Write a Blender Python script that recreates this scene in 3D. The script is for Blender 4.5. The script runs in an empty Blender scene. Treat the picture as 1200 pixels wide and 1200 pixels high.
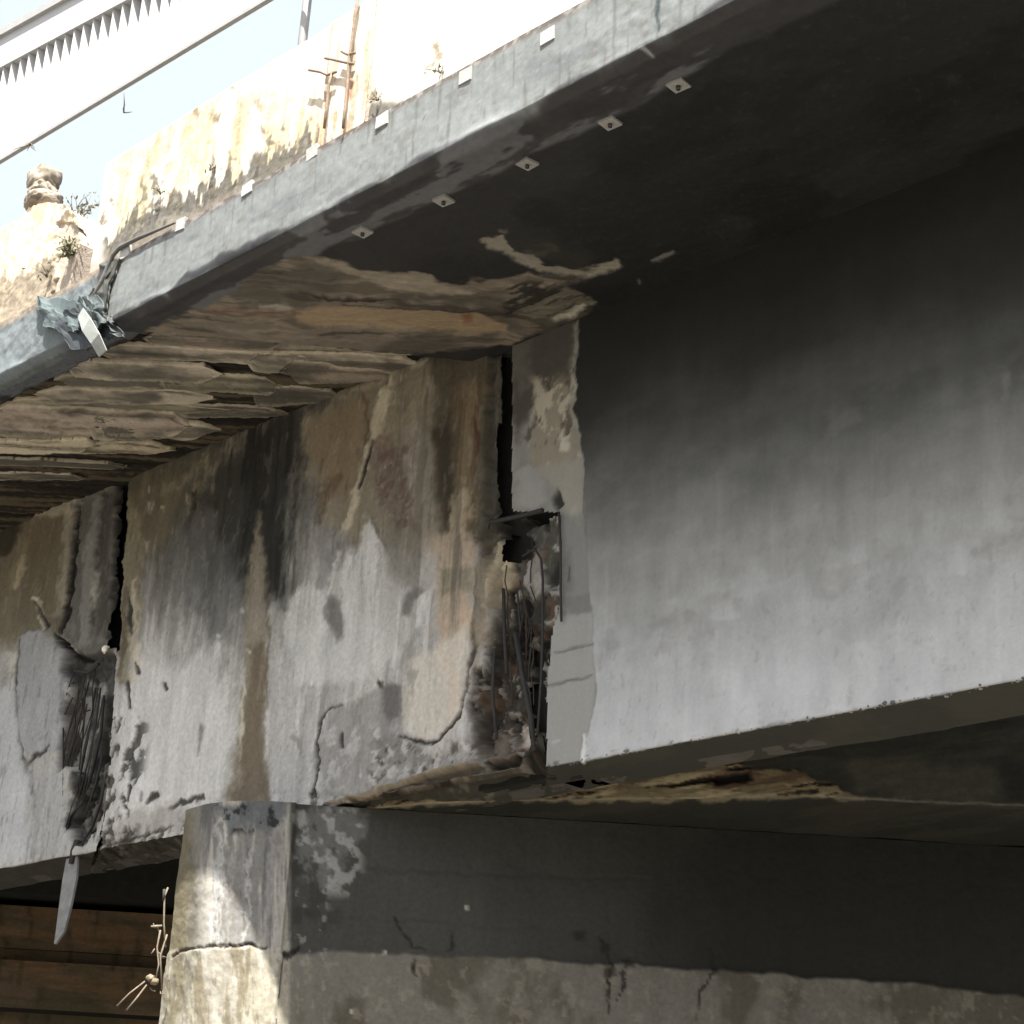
import bpy, bmesh, math, random
import numpy as np
from math import sin, cos, tan, atan, radians, pi
from mathutils import Vector, Matrix

scene = bpy.context.scene
COL = scene.collection

# ------------------------------------------------------------------ camera
F_PX = 2200.0                      # focal length in pixels of a 1200 px wide frame
ROLL = atan(.06)
_vx, _vy = -2340.0, 740.0          # vanishing point of the bridge axis
_xx = _vx*cos(ROLL) + _vy*sin(ROLL)
_yy = -_vx*sin(ROLL) + _vy*cos(ROLL)
PITCH = atan(_yy/F_PX)
THETA = atan(-_xx*cos(PITCH)/F_PX)
CAM = np.array([0, 0, 1.6])
R_ = np.array([1, 0, 0.]); F_ = np.array([0, cos(PITCH), sin(PITCH)]); U_ = np.array([0, -sin(PITCH), cos(PITCH)])
cam = bpy.data.objects.new('camera', bpy.data.cameras.new('camera'))
COL.objects.link(cam)
cam.data.sensor_width = 36
cam.data.lens = 36*F_PX/1200
cam.data.clip_start = .1
cam.data.clip_end = 3000
xa = R_*cos(ROLL) + U_*sin(ROLL)
ya = -R_*sin(ROLL) + U_*cos(ROLL)
cam.matrix_world = Matrix(((xa[0], ya[0], -F_[0], CAM[0]), (xa[1], ya[1], -F_[1], CAM[1]),
                           (xa[2], ya[2], -F_[2], CAM[2]), (0, 0, 0, 1)))
scene.camera = cam

# ------------------------------------------------------------------ light
SUN = Vector((-.027, -.4687, .883)).normalized()
w = bpy.data.worlds.new('World'); scene.world = w; w.use_nodes = True
nt = w.node_tree; nt.nodes.clear()
sky = nt.nodes.new('ShaderNodeTexSky'); sky.sky_type = 'NISHITA'; sky.sun_disc = False
sky.sun_elevation = math.asin(SUN.z); sky.sun_rotation = math.atan2(SUN.x, SUN.y)
sky.dust_density = 7.0; sky.air_density = .8; sky.ozone_density = .6
bg = nt.nodes.new('ShaderNodeBackground'); bg.inputs['Strength'].default_value = .12
wo = nt.nodes.new('ShaderNodeOutputWorld')
# thin high cloud and haze spread over the whole sky
tcw = nt.nodes.new('ShaderNodeTexCoord'); ncl = nt.nodes.new('ShaderNodeTexNoise'); ncl.inputs['Scale'].default_value = 2.2; ncl.inputs['Detail'].default_value = 6
nt.links.new(tcw.outputs['Generated'], ncl.inputs['Vector'])
mcl = nt.nodes.new('ShaderNodeMapRange'); mcl.inputs['From Min'].default_value = .35; mcl.inputs['From Max'].default_value = .62
mcl.inputs['To Min'].default_value = .15; mcl.inputs['To Max'].default_value = .9; nt.links.new(ncl.outputs['Fac'], mcl.inputs['Value'])
mixw = nt.nodes.new('ShaderNodeMix'); mixw.data_type = 'RGBA'; nt.links.new(mcl.outputs[0], mixw.inputs['Factor'])
nt.links.new(sky.outputs[0], mixw.inputs[6]); mixw.inputs[7].default_value = (2.2, 2.4, 2.44, 1)
nt.links.new(mixw.outputs[2], bg.inputs[0]); nt.links.new(bg.outputs[0], wo.inputs[0])
sd = bpy.data.lights.new('sun', 'SUN'); sd.energy = 4.6; sd.angle = radians(.53); sd.color = (1, .95, .87)
so = bpy.data.objects.new('sun', sd); COL.objects.link(so)
so.rotation_euler = SUN.to_track_quat('Z', 'Y').to_euler(); so.location = (-5, -10, 20)
vs = scene.view_settings
vs.view_transform = 'Standard'; vs.look = 'None'; vs.gamma = 1; vs.use_curve_mapping = False
vs.exposure = 1.85
scene.cycles.max_bounces = 8; scene.cycles.diffuse_bounces = 5
scene.cycles.use_denoising = True

# ------------------------------------------------------------------ geometry of the place
S = .8                                             # metres per bridge unit
def ray(px, py):
    x = px-600; y = py-600
    a = x*cos(ROLL)+y*sin(ROLL); b = -x*sin(ROLL)+y*cos(ROLL)
    return R_*a - U_*b + F_*F_PX
def proj(P):
    d = P-CAM; wz = d@F_; wz = np.where(np.abs(wz) < 1e-6, 1e-6, wz)
    a = (d@R_)/wz*F_PX; b = -(d@U_)/wz*F_PX
    return a*cos(ROLL)-b*sin(ROLL)+600, a*sin(ROLL)+b*cos(ROLL)+600
BD = np.array([-sin(THETA), cos(THETA), 0]); NV = np.array([-cos(THETA), -sin(THETA), 0]); ZZ = np.array([0, 0, 1.])
_r = ray(690, 890); P0 = CAM + _r/_r[1]*9.0*S
ZB = (P0[2]-1.6)/S + 1.6                           # 3.914: girder underside, in bridge units above 1.6
ZT = 6.42; ZT2 = 6.58; VW = 1.6; ZF = 6.86; ZP = 7.66
def B(u, v, z):
    """bridge coordinates: u along the bridge, v out towards the viewer's side, z up (units of .8 m about eye level)"""
    u = np.asarray(u, float); v = np.asarray(v, float); z = np.asarray(z, float)
    u, v, z = np.broadcast_arrays(u, v, z)
    return (P0 + S*(u[..., None]*BD + v[..., None]*NV) + ((z-ZB)*S)[..., None]*ZZ)
def on_v(px, py, v):                               # point of the plane v=const
    d = ray(px, py); t = ((P0+NV*v*S-CAM)@NV)/(d@NV); P = CAM+d*t; q = P-P0
    return (float(q@BD)/S, v, ZB+float(q[2])/S)
def on_z(px, py, z):
    zz = 1.6+(z-1.6)*S; d = ray(px, py); t = (zz-1.6)/d[2]; P = CAM+d*t; q = P-P0
    return (float(q@BD)/S, float(q@NV)/S, z)
def on_y(px, py, Y):                               # world point of the plane Y=const
    d = ray(px, py); return CAM+d*(Y/d[1])
def Bp(t): return B(*t)

# ------------------------------------------------------------------ noise and paint
_rs = np.random.RandomState(7)
_T = _rs.rand(64, 256, 256).astype(np.float32)
def vn(x, y, k):
    T = _T[k % 64]; xi = np.floor(x).astype(int); yi = np.floor(y).astype(int)
    fx = x-xi; fy = y-yi; fx = fx*fx*(3-2*fx); fy = fy*fy*(3-2*fy)
    a = T[xi & 255, yi & 255]; b = T[(xi+1) & 255, yi & 255]; c = T[xi & 255, (yi+1) & 255]; d = T[(xi+1) & 255, (yi+1) & 255]
    return (a*(1-fx)+b*fx)*(1-fy)+(c*(1-fx)+d*fx)*fy
def fbm(x, y, k=0, o=4, g=.5):
    s = 0; a = 1; n = 0
    for i in range(o):
        s = s+a*vn(x*2**i+i*17.3, y*2**i+i*9.1, k+i); n += a; a *= g
    return s/n
def ss(a, b, x):
    t = np.clip((x-a)/(b-a+1e-9), 0, 1); return t*t*(3-2*t)
def lin(c):
    c = np.asarray(c, float)/255.; return np.where(c <= .04045, c/12.92, ((c+.055)/1.055)**2.4)

class Paint:
    """colour (kept in display values until the end) and relief over a sheet; X, Y = picture-plane layout coords, a, b = metres on the sheet"""
    def __init__(s, X, Y, a, b, base, seed=0):
        s.X = X; s.Y = Y; s.a = a; s.b = b; s.n = len(X); s.k = seed
        s.c = np.tile(np.array(base, float), (s.n, 1)); s.h = np.zeros(s.n); s.clip = np.ones(s.n)
    def _warp(s, amp, sc=.12):
        s.k += 3
        if amp == 0: return s.X, s.Y
        f1 = fbm(s.a/sc, s.b/sc, s.k, 6, .64)-.5; f2 = fbm(s.a/sc+50, s.b/sc, s.k+5, 6, .64)-.5
        return s.X+f1*amp*4, s.Y+f2*amp*4
    def mix(s, m, c, alpha=1, h=0):
        m = np.clip(m, 0, 1)*alpha*s.clip
        if c is not None: s.c = s.c*(1-m[:, None])+np.array(c, float)*m[:, None]
        if h: s.h = s.h+m*h
        return m
    def poly(s, pts, c, soft=4, alpha=1, warp=6, h=0, gate=None):
        X, Y = s._warp(warp); pts = np.array(pts, float); d = np.full(s.n, 1e9); ins = np.zeros(s.n, bool)
        for (x0, y0), (x1, y1) in zip(pts, np.roll(pts, -1, 0)):
            ex, ey = x1-x0, y1-y0; L = ex*ex+ey*ey+1e-9
            t = np.clip(((X-x0)*ex+(Y-y0)*ey)/L, 0, 1); d = np.minimum(d, (X-x0-t*ex)**2+(Y-y0-t*ey)**2)
            cr = ((y0 > Y) != (y1 > Y)); ins ^= cr & (X < (x1-x0)*(Y-y0)/(y1-y0+1e-12)+x0)
        d = np.sqrt(d)*np.where(ins, 1, -1); m = ss(-soft, soft, d)
        if gate is not None: m = m*gate
        return s.mix(m, c, alpha, h)
    def line(s, pts, c, wd=3, soft=None, alpha=1, warp=3, h=0, gate=None, sc=.06):
        X, Y = s._warp(warp, sc); best = np.full(s.n, 1e9)
        wd = list(wd) if hasattr(wd, '__len__') else [wd]*len(pts)
        for i in range(len(pts)-1):
            x0, y0 = pts[i]; x1, y1 = pts[i+1]; ex, ey = x1-x0, y1-y0
            t = np.clip(((X-x0)*ex+(Y-y0)*ey)/(ex*ex+ey*ey+1e-9), 0, 1)
            best = np.minimum(best, np.hypot(X-x0-t*ex, Y-y0-t*ey)-.5*(wd[i]*(1-t)+wd[i+1]*t))
        so_ = soft if soft is not None else 1.5
        m = 1-ss(-so_, so_, best)
        if gate is not None: m = m*gate
        return s.mix(m, c, alpha, h)
    def noise(s, c, sx, sy, lo, hi, alpha=1, h=0, gate=None, o=5):
        s.k += 4; m = ss(lo, hi, fbm(s.a/sx, s.b/sy, s.k, o, .58))
        if gate is not None: m = m*gate
        return s.mix(m, c, alpha, h)
    def vary(s, amt, sx, sy, o=5):
        s.k += 4; s.c = s.c*(1+amt*2*(fbm(s.a/sx, s.b/sy, s.k, o, .6)-.5))[:, None]
    def rough(s, amt, sx, sy, gate=None, o=5):
        s.k += 4; d = (fbm(s.a/sx, s.b/sy, s.k, o, .6)-.5)*2*amt; s.h = s.h+(d if gate is None else d*gate)
    def box(s, x0, y0, x1, y1, soft=15): return ss(x0-soft, x0+soft, s.X)*ss(-x1-soft, -x1+soft, -s.X)*ss(y0-soft, y0+soft, s.Y)*ss(-y1-soft, -y1+soft, -s.Y)

# ------------------------------------------------------------------ materials
def material(name, rough=.85, spec=.3, bump=.35, bscale=60, mottle=.16, mscale=35, color=None, metal=0, streak=0):
    m = bpy.data.materials.new(name); m.use_nodes = True; t = m.node_tree; n = t.nodes; l = t.links
    b = n['Principled BSDF']; b.inputs['Roughness'].default_value = rough; b.inputs['Metallic'].default_value = metal
    b.inputs['Specular IOR Level'].default_value = spec
    if color is None:
        a = n.new('ShaderNodeVertexColor'); a.layer_name = 'Col'; src = a.outputs['Color']
    else:
        a = n.new('ShaderNodeRGB'); a.outputs[0].default_value = (*color, 1); src = a.outputs[0]
    tc = n.new('ShaderNodeNewGeometry')
    n1 = n.new('ShaderNodeTexNoise'); n1.inputs['Scale'].default_value = mscale; n1.inputs['Detail'].default_value = 8; n1.inputs['Roughness'].default_value = .65
    l.new(tc.outputs['Position'], n1.inputs['Vector'])
    mr = n.new('ShaderNodeMapRange'); mr.inputs['From Min'].default_value = .3; mr.inputs['From Max'].default_value = .7
    mr.inputs['To Min'].default_value = 1-mottle; mr.inputs['To Max'].default_value = 1+mottle
    l.new(n1.outputs['Fac'], mr.inputs['Value'])
    fac = mr.outputs[0]
    if streak:
        mp = n.new('ShaderNodeMapping'); mp.inputs['Scale'].default_value = (14, 14, .8); l.new(tc.outputs['Position'], mp.inputs['Vector'])
        n3 = n.new('ShaderNodeTexNoise'); n3.inputs['Scale'].default_value = 1.0; n3.inputs['Detail'].default_value = 6; l.new(mp.outputs[0], n3.inputs['Vector'])
        m3 = n.new('ShaderNodeMapRange'); m3.inputs['From Min'].default_value = .3; m3.inputs['From Max'].default_value = .7
        m3.inputs['To Min'].default_value = 1-streak; m3.inputs['To Max'].default_value = 1+streak
        l.new(n3.outputs['Fac'], m3.inputs['Value'])
        mm = n.new('ShaderNodeMath'); mm.operation = 'MULTIPLY'; l.new(fac, mm.inputs[0]); l.new(m3.outputs[0], mm.inputs[1]); fac = mm.outputs[0]
    vm = n.new('ShaderNodeVectorMath'); vm.operation = 'SCALE'; l.new(src, vm.inputs[0]); l.new(fac, vm.inputs['Scale'])
    l.new(vm.outputs[0], b.inputs['Base Color'])
    n2 = n.new('ShaderNodeTexNoise'); n2.inputs['Scale'].default_value = bscale; n2.inputs['Detail'].default_value = 9; n2.inputs['Roughness'].default_value = .7
    l.new(tc.outputs['Position'], n2.inputs['Vector'])
    bp = n.new('ShaderNodeBump'); bp.inputs['Strength'].default_value = bump; bp.inputs['Distance'].default_value = .02
    l.new(n2.outputs['Fac'], bp.inputs['Height']); l.new(bp.outputs[0], b.inputs['Normal'])
    return m
M_conc = material('weathered_concrete', .9, .2, .22, 70, .16, 45, streak=.06)
M_coat = material('smooth_repair_render', .8, .25, .18, 80, .06, 60, streak=.04)
M_memb = material('sealing_membrane', .6, .3, .10, 50, .12, 30)
M_gen = material('painted_part', .8, .3, .2, 60, .1, 30)
M_shade = material('deep_shade_concrete', .95, .1, .4, 40, .2, 10, (.030, .030, .027))  # near-black colour stands in for deep shade under the deck and in joints
M_dark = material('grimy_concrete', .92, .15, .4, 40, .2, 10, (.10, .097, .09))
M_rust = material('rusty_steel', .85, .3, .6, 200, .3, 90, (.055, .038, .028))
M_rust2 = material('dark_steel', .7, .4, .4, 200, .25, 90, (.03, .028, .027))
M_plate = material('galvanised_plate', .55, .5, .15, 120, .12, 60, (.33, .33, .32), .15)
M_plate2 = material('pale_plate', .6, .4, .15, 120, .1, 60, (.36, .365, .36))
M_bolt = material('bolt_steel', .5, .5, .1, 100, .2, 60, (.06, .06, .06), .6)
M_sheet = material('pale_painted_sheet', .55, .4, .05, 30, .05, 6, (.42, .43, .44))
M_rail = material('grey_painted_steel', .5, .4, .05, 60, .08, 20, (.33, .33, .33), .1)
M_ground = material('dry_gravel_ground', .95, .1, .6, 12, .3, 3, (.125, .115, .10))
M_leaf = material('dry_leaf', .7, .3, .1, 40, .3, 40, (.13, .13, .07))
M_twig = material('dry_twig', .8, .2, .1, 60, .3, 40, (.13, .11, .085))
M_straw = material('bleached_stem', .8, .2, .1, 60, .3, 40, (.17, .145, .11))

# ------------------------------------------------------------------ mesh helpers
def mesh_obj(name, V, Fc, mat, parent=None, cols=None, smooth=True):
    me = bpy.data.meshes.new(name); V = np.ascontiguousarray(V, np.float32); Fc = np.ascontiguousarray(Fc, np.int32)
    me.vertices.add(len(V)); me.vertices.foreach_set('co', V.ravel())
    k = Fc.shape[1]; me.loops.add(Fc.size); me.loops.foreach_set('vertex_index', Fc.ravel())
    me.polygons.add(len(Fc)); me.polygons.foreach_set('loop_start', np.arange(0, Fc.size, k, dtype=np.int32))
    me.polygons.foreach_set('loop_total', np.full(len(Fc), k, np.int32))
    me.update(calc_edges=True)
    if cols is not None:
        at = me.color_attributes.new('Col', 'FLOAT_COLOR', 'POINT')
        at.data.foreach_set('color', np.hstack([cols, np.ones((len(cols), 1))]).astype(np.float32).ravel())
    me.polygons.foreach_set('use_smooth', np.full(len(Fc), smooth))
    me.materials.append(mat)
    o = bpy.data.objects.new(name, me); COL.objects.link(o)
    if parent is not None: o.parent = parent; o.matrix_parent_inverse = parent.matrix_world.inverted()
    return o
def thing(name, label, cat, loc=(0, 0, 0), group=None):
    o = bpy.data.objects.new(name, None); o.empty_display_size = .2; o.location = loc; COL.objects.link(o)
    o.matrix_world = Matrix.Translation(Vector(loc)); tag(o, label, cat, group); return o
def tag(o, label, cat, group=None):
    o['label'] = label; o['category'] = cat
    if group: o['group'] = group
def grid_faces(ni, nj, flip=False):
    i, j = np.meshgrid(np.arange(ni-1), np.arange(nj-1), indexing='ij'); i = i.ravel(); j = j.ravel()
    a = i*nj+j; q = np.stack([a, a+1, a+nj+1, a+nj], 1)
    return q[:, ::-1] if flip else q
def sheet(name, P, N, fn, mat, parent=None, k=1.0, flip=False, keep=None, lo=.008, hi=.85, sat=1.0):
    """P (ni,nj,3) points, N (ni,nj,3) normals, fn(Paint-ready arrays) -> Paint"""
    ni, nj = P.shape[:2]; Pf = P.reshape(-1, 3); X, Y = proj(Pf)
    q = Pf-P0; u = q@BD; v = q@NV; z = q[:, 2]
    pt = fn(X, Y, u, v, z)
    cc = np.clip(pt.c, 4, 252); gm = cc.mean(1, keepdims=True); cc = gm+(cc-gm)*sat
    A = np.clip(lin(cc)*k*np.array([1.0, 1.01, 1.035]), lo, hi)
    V = Pf+N.reshape(-1, 3)*pt.h[:, None]
    Fc = grid_faces(ni, nj, flip)
    if keep is not None:
        m = keep(X, Y, u, v, z); Fc = Fc[m[Fc].all(1)]
    used = np.unique(Fc); rm = np.full(len(V), -1); rm[used] = np.arange(len(used))
    return mesh_obj(name, V[used], rm[Fc], mat, parent, A[used])
def profile(u0, u1, nu, prof, ns, pw=1.0):
    """grid along u of a (v,z) profile; u0/u1 may be functions of v"""
    pv = []; pz = []; seg = []
    for i in range(len(prof)-1):
        t = np.linspace(0, 1, ns[i], endpoint=False) if i < len(prof)-2 else np.linspace(0, 1, ns[i]+1)
        pv += list(prof[i][0]+(prof[i+1][0]-prof[i][0])*t); pz += list(prof[i][1]+(prof[i+1][1]-prof[i][1])*t); seg += [i]*len(t)
    pv = np.array(pv); pz = np.array(pz)
    a = u0(pv) if callable(u0) else np.full(len(pv), u0); b = u1(pv) if callable(u1) else np.full(len(pv), u1)
    s = np.linspace(0, 1, nu)[:, None]**pw; U = a[None]*(1-s)+b[None]*s
    P = B(U, pv[None], pz[None])
    dv = np.gradient(pv); dz = np.gradient(pz); L = np.hypot(dv, dz)
    nvv = -dz/L; nzz = dv/L                        # profile runs downward on the outer face -> outward normal
    N = nvv[:, None]*NV + nzz[:, None]*ZZ
    return P, np.broadcast_to(N[None], P.shape), np.array(seg)
def prism(name, ring, z0, z1, mat, parent=None, world=False):
    """vertical prism over a ring of (u,v) (bridge units) or world xy"""
    n = len(ring)
    if world: lo_ = [np.array([x, y, z0]) for x, y in ring]; hi_ = [np.array([x, y, z1]) for x, y in ring]
    else: lo_ = [B(u, v, z0) for u, v in ring]; hi_ = [B(u, v, z1) for u, v in ring]
    bm = bmesh.new(); a = [bm.verts.new(p) for p in lo_]; b = [bm.verts.new(p) for p in hi_]
    bm.faces.new(a[::-1]); bm.faces.new(b)
    for i in range(n): bm.faces.new((a[i], a[(i+1) % n], b[(i+1) % n], b[i]))
    bmesh.ops.recalc_face_normals(bm, faces=bm.faces)
    me = bpy.data.meshes.new(name); bm.to_mesh(me); bm.free(); me.materials.append(mat)
    o = bpy.data.objects.new(name, me); COL.objects.link(o)
    if parent is not None: o.parent = parent; o.matrix_parent_inverse = parent.matrix_world.inverted()
    return o
def tube(name, pts, r, mat, parent=None, sides=6, jitter=0, seed=0):
    rnd = random.Random(seed); pts = [Vector(p) for p in pts]; n = len(pts); V = []
    rr = r if hasattr(r, '__len__') else [r]*n
    for i, p in enumerate(pts):
        d = (pts[min(i+1, n-1)]-pts[max(i-1, 0)]).normalized(); a = d.cross(Vector((.3, .2, 1)) if abs(d.z) < .9 else Vector((1, 0, .1))).normalized(); b = d.cross(a)
        for k in range(sides):
            q = 2*pi*k/sides; e = rr[i]*(1+rnd.uniform(-jitter, jitter)); V.append(p+a*cos(q)*e+b*sin(q)*e)
    Fc = []
    for i in range(n-1):
        for k in range(sides):
            k2 = (k+1) % sides; Fc.append((i*sides+k, i*sides+k2, (i+1)*sides+k2, (i+1)*sides+k))
    V += [pts[0], pts[-1]]; me = bpy.data.meshes.new(name)
    tri = [(len(V)-2, (k+1) % sides, k) for k in range(sides)]+[(len(V)-1, (n-1)*sides+k, (n-1)*sides+(k+1) % sides) for k in range(sides)]
    me.from_pydata([tuple(v) for v in V], [], Fc+tri); me.materials.append(mat)
    for p in me.polygons: p.use_smooth = True
    o = bpy.data.objects.new(name, me); COL.objects.link(o)
    if parent is not None: o.parent = parent; o.matrix_parent_inverse = parent.matrix_world.inverted()
    return o
def strip_box(name, pts, wd, th, nrm, mat, parent=None, seed=0, rag=.15):
    """ragged flat strip with thickness along a world polyline, tapering as wd says"""
    rnd = random.Random(seed); n0 = Vector(nrm).normalized(); bm = bmesh.new(); rows = []
    pts = [Vector(p) for p in pts]; n = len(pts)
    for i, p in enumerate(pts):
        d = (pts[min(i+1, n-1)]-pts[max(i-1, 0)]).normalized(); s = d.cross(n0).normalized(); w2 = wd[i]/2
        a = p+s*w2*(1+rnd.uniform(-rag, rag)); b = p-s*w2*(1+rnd.uniform(-rag, rag))
        rows.append([bm.verts.new(a), bm.verts.new(b), bm.verts.new(b-n0*th), bm.verts.new(a-n0*th)])
    for i in range(n-1):
        for k in range(4): bm.faces.new((rows[i][k], rows[i][(k+1) % 4], rows[i+1][(k+1) % 4], rows[i+1][k]))
    bm.faces.new(rows[0]); bm.faces.new(rows[-1][::-1]); bmesh.ops.recalc_face_normals(bm, faces=bm.faces)
    me = bpy.data.meshes.new(name); bm.to_mesh(me); bm.free(); me.materials.append(mat)
    o = bpy.data.objects.new(name, me); COL.objects.link(o)
    if parent is not None: o.parent = parent; o.matrix_parent_inverse = parent.matrix_world.inverted()
    return o

# ================================================================== ground and far backdrop
def f_ground():
    n = 60; r = np.concatenate([np.linspace(0, 40, 45), np.geomspace(45, 2500, 16)]); a = np.linspace(0, 2*pi, 97)
    rr, aa = np.meshgrid(r, a, indexing='ij'); x = rr*np.cos(aa); y = rr*np.sin(aa)+6
    z = (fbm(x/3+100, y/3+100, 11, 4)-.5)*.25*np.clip(1-rr/60, 0, 1)
    V = np.stack([x, y, z], -1).reshape(-1, 3)
    o = mesh_obj('ground', V, grid_faces(*rr.shape), M_ground); o['kind'] = 'structure'
f_ground()

# ================================================================== girders
def boundary(pts):
    """X of a boundary polyline as a function of Y (layout coordinates)"""
    ys = [p[1] for p in pts]; xs = [p[0] for p in pts]
    return lambda Y: np.interp(Y, ys, xs)
bJ1 = boundary([(598, 380), (598, 596), (600, 600), (655, 601), (656, 700), (645, 740), (639, 800), (638, 915), (636, 960)])
bJ2 = boundary([(146, 540), (142, 660), (138, 740), (134, 800), (128, 880), (122, 960), (108, 1020), (96, 1060)])

KW = 1.35
def paint_mid(X, Y, u, v, z):
    p = Paint(X, Y, u+v*.7, z+v*.7, (154, 152, 147), 1)
    web = (v > -.02).astype(float)
    ed = v < -.004
    p.vary(.10, .5, .5); p.vary(.07, .05, .5); p.vary(.06, .03, .03)
    # general tone: upper part dark, lower part pale
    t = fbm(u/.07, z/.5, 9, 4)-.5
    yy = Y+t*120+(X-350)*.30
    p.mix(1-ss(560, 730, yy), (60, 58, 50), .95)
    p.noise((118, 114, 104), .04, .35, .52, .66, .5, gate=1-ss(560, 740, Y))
    low_ = ss(600, 720, Y)
    p.noise((124, 122, 117), .035, .6, .50, .66, .4, gate=low_); p.noise((192, 190, 186), .06, .35, .52, .68, .5, gate=low_); p.noise((84, 82, 75), .05, .9, .58, .68, .55, gate=1-ss(640, 800, Y)); p.noise((124, 120, 112), .18, .35, .56, .74, .3, gate=low_)
    p.noise((100, 96, 88), .015, .03, .68, .74, .35, gate=low_)
    # left upper mottled area
    p.poly([(150, 555), (240, 520), (262, 540), (250, 600), (205, 620), (150, 640)], (80, 74, 57), 10, .7, 12)
    p.poly([(160, 560), (205, 548), (212, 590), (190, 640), (160, 690), (148, 640)], (98, 89, 68), 10, .6, 14)
    p.poly([(240, 536), (262, 530), (256, 580), (232, 592)], (122, 112, 84), 6, .7, 10)
    p.line([(190, 580), (230, 550), (300, 505)], (120, 112, 88), 10, 6, .6, 8)
    for x, y, r in [(176, 578, 5), (178, 595, 6), (245, 553, 8), (222, 588, 5), (173, 640, 7), (192, 597, 4)]:
        p.poly([(x-r*.5, y-r), (x+r*.5, y-r*.6), (x+r*.3, y+r), (x-r*.3, y+r*.7)], (150, 144, 122), 2.5, .85, 6, h=.003)
    p.poly([(224, 576), (230, 572), (229, 596), (225, 594)], (30, 29, 26), 2, .9, 2, h=-.012)
    p.poly([(250, 545), (300, 505), (345, 480), (372, 470), (362, 520), (345, 560), (342, 640), (330, 705), (285, 700), (262, 670), (240, 700), (226, 640), (232, 590)], (48, 47, 43), 16, .9, 14)
    p.noise((30, 29, 26), .05, .5, .48, .62, .8, gate=p.box(250, 480, 345, 700, 14))
    p.poly([(292, 520), (320, 492), (326, 690), (288, 694)], (34, 33, 30), 12, .75, 12)
    p.poly([(200, 620), (250, 600), (290, 690), (280, 760), (240, 740), (205, 700)], (84, 83, 80), 18, .75, 14)
    for i, (x, y0, y1, wd, c, al) in enumerate([(208, 600, 730, 6, 100, .5), (232, 640, 760, 8, 88, .5), (250, 640, 750, 5, 76, .5), (265, 680, 780, 8, 100, .5), (222, 690, 800, 12, 122, .4), (335, 560, 760, 10, 96, .5), (352, 640, 740, 8, 120, .5), (360, 560, 650, 10, 92, .5)]):
        p.line([(x+6, y0), (x, (y0+y1)/2), (x-3, y1)], (c, c, c-4), [wd, wd*.8, 1], 5, al, 5)
    # big ochre and grey plaster area
    p.poly([(352, 492), (398, 455), (430, 448), (452, 430), (500, 420), (512, 430), (508, 520), (520, 620), (505, 660), (440, 640), (400, 640), (372, 590), (362, 560)], (118, 109, 90), 7, .95, 8)
    p.poly([(362, 500), (430, 462), (432, 520), (410, 600), (380, 570)], (116, 99, 76), 9, .8, 8)
    p.line([(396, 560), (380, 580), (372, 610)], (84, 66, 48), [6, 9, 3], 4, .7, 6)
    p.line([(428, 458), (431, 500), (424, 540)], (80, 66, 50), [4, 6, 2], 3, .7, 4)
    p.line([(462, 436), (447, 480), (436, 530), (420, 565), (408, 610), (402, 625), (386, 636)], (165, 156, 130), [6, 16, 15, 8, 8, 10, 8], 3, .92, 4, h=.006)
    p.line([(437, 515), (430, 545), (421, 573)], (34, 30, 26), [2, 4, 2], 1.2, .95, 1.5, h=-.008)
    p.poly([(434, 515), (458, 505), (465, 530), (478, 560), (482, 600), (488, 622), (470, 616), (445, 590), (438, 560)], (104, 88, 77), 4, .85, 7, h=-.006)
    p.noise((84, 68, 58), .06, .06, .5, .62, .7, gate=p.box(440, 515, 485, 620, 10))
    p.noise((140, 130, 118), .03, .03, .62, .7, .6, gate=p.box(440, 515, 485, 620, 10))
    p.poly([(470, 500), (505, 490), (510, 560), (512, 610), (492, 640), (482, 570)], (120, 112, 100), 6, .7, 8)
    p.line([(452, 432), (500, 422)], (160, 152, 128), 5, 3, .8, 5, h=.004)
    p.line([(400, 466), (440, 446), (475, 436)], (140, 128, 106), 5, 3, .7, 4, h=.004)
    p.line([(468, 440), (464, 470)], (150, 148, 128), [8, 3], 3, .7, 4)
    # dark and brown runs near the joint
    p.poly([(508, 420), (570, 405), (572, 600), (548, 640), (520, 640), (508, 560)], (78, 70, 55), 7, .95, 6)
    p.poly([(508, 500), (532, 480), (534, 590), (520, 630), (512, 560)], (52, 46, 35), 7, .9, 6)
    p.poly([(534, 455), (566, 440), (564, 590), (540, 620)], (108, 91, 66), 8, .8, 8)
    p.noise((80, 62, 42), .03, .4, .5, .66, .8, gate=p.box(520, 430, 568, 620, 10))
    p.line([(557, 490), (562, 520), (556, 535)], (70, 42, 30), [3, 7, 3], 2, .8, 3)
    p.poly([(535, 575), (552, 568), (555, 610), (540, 640), (530, 612)], (142, 130, 102), 5, .8, 8, h=.004)
    p.line([(562, 440), (568, 520), (566, 610), (552, 650)], (64, 66, 50), [4, 7, 10, 6], 3, .7, 4)
    # light patches mid
    p.poly([(420, 640), (432, 608), (446, 632), (462, 665), (478, 690), (500, 640), (520, 660), (498, 720), (470, 770), (400, 800), (350, 800), (332, 740), (350, 690), (392, 660), (402, 645)], (176, 175, 170), 6, .88, 9)
    p.poly([(426, 630), (434, 607), (445, 632), (458, 660), (455, 700), (424, 700), (424, 655)], (176, 174, 170), 3, .9, 3)
    p.line([(434, 607), (445, 630), (462, 660), (472, 680)], (92, 88, 80), [3, 3, 2, 1], 1.5, .8, 2)
    p.poly([(372, 620), (408, 622), (410, 640), (392, 668), (378, 720), (392, 745), (402, 738), (398, 700), (372, 690)], (116, 114, 112), 5, .8, 6)
    p.poly([(383, 700), (400, 705), (405, 742), (392, 752), (382, 730)], (104, 101, 96), 4, .8, 5)
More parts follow.
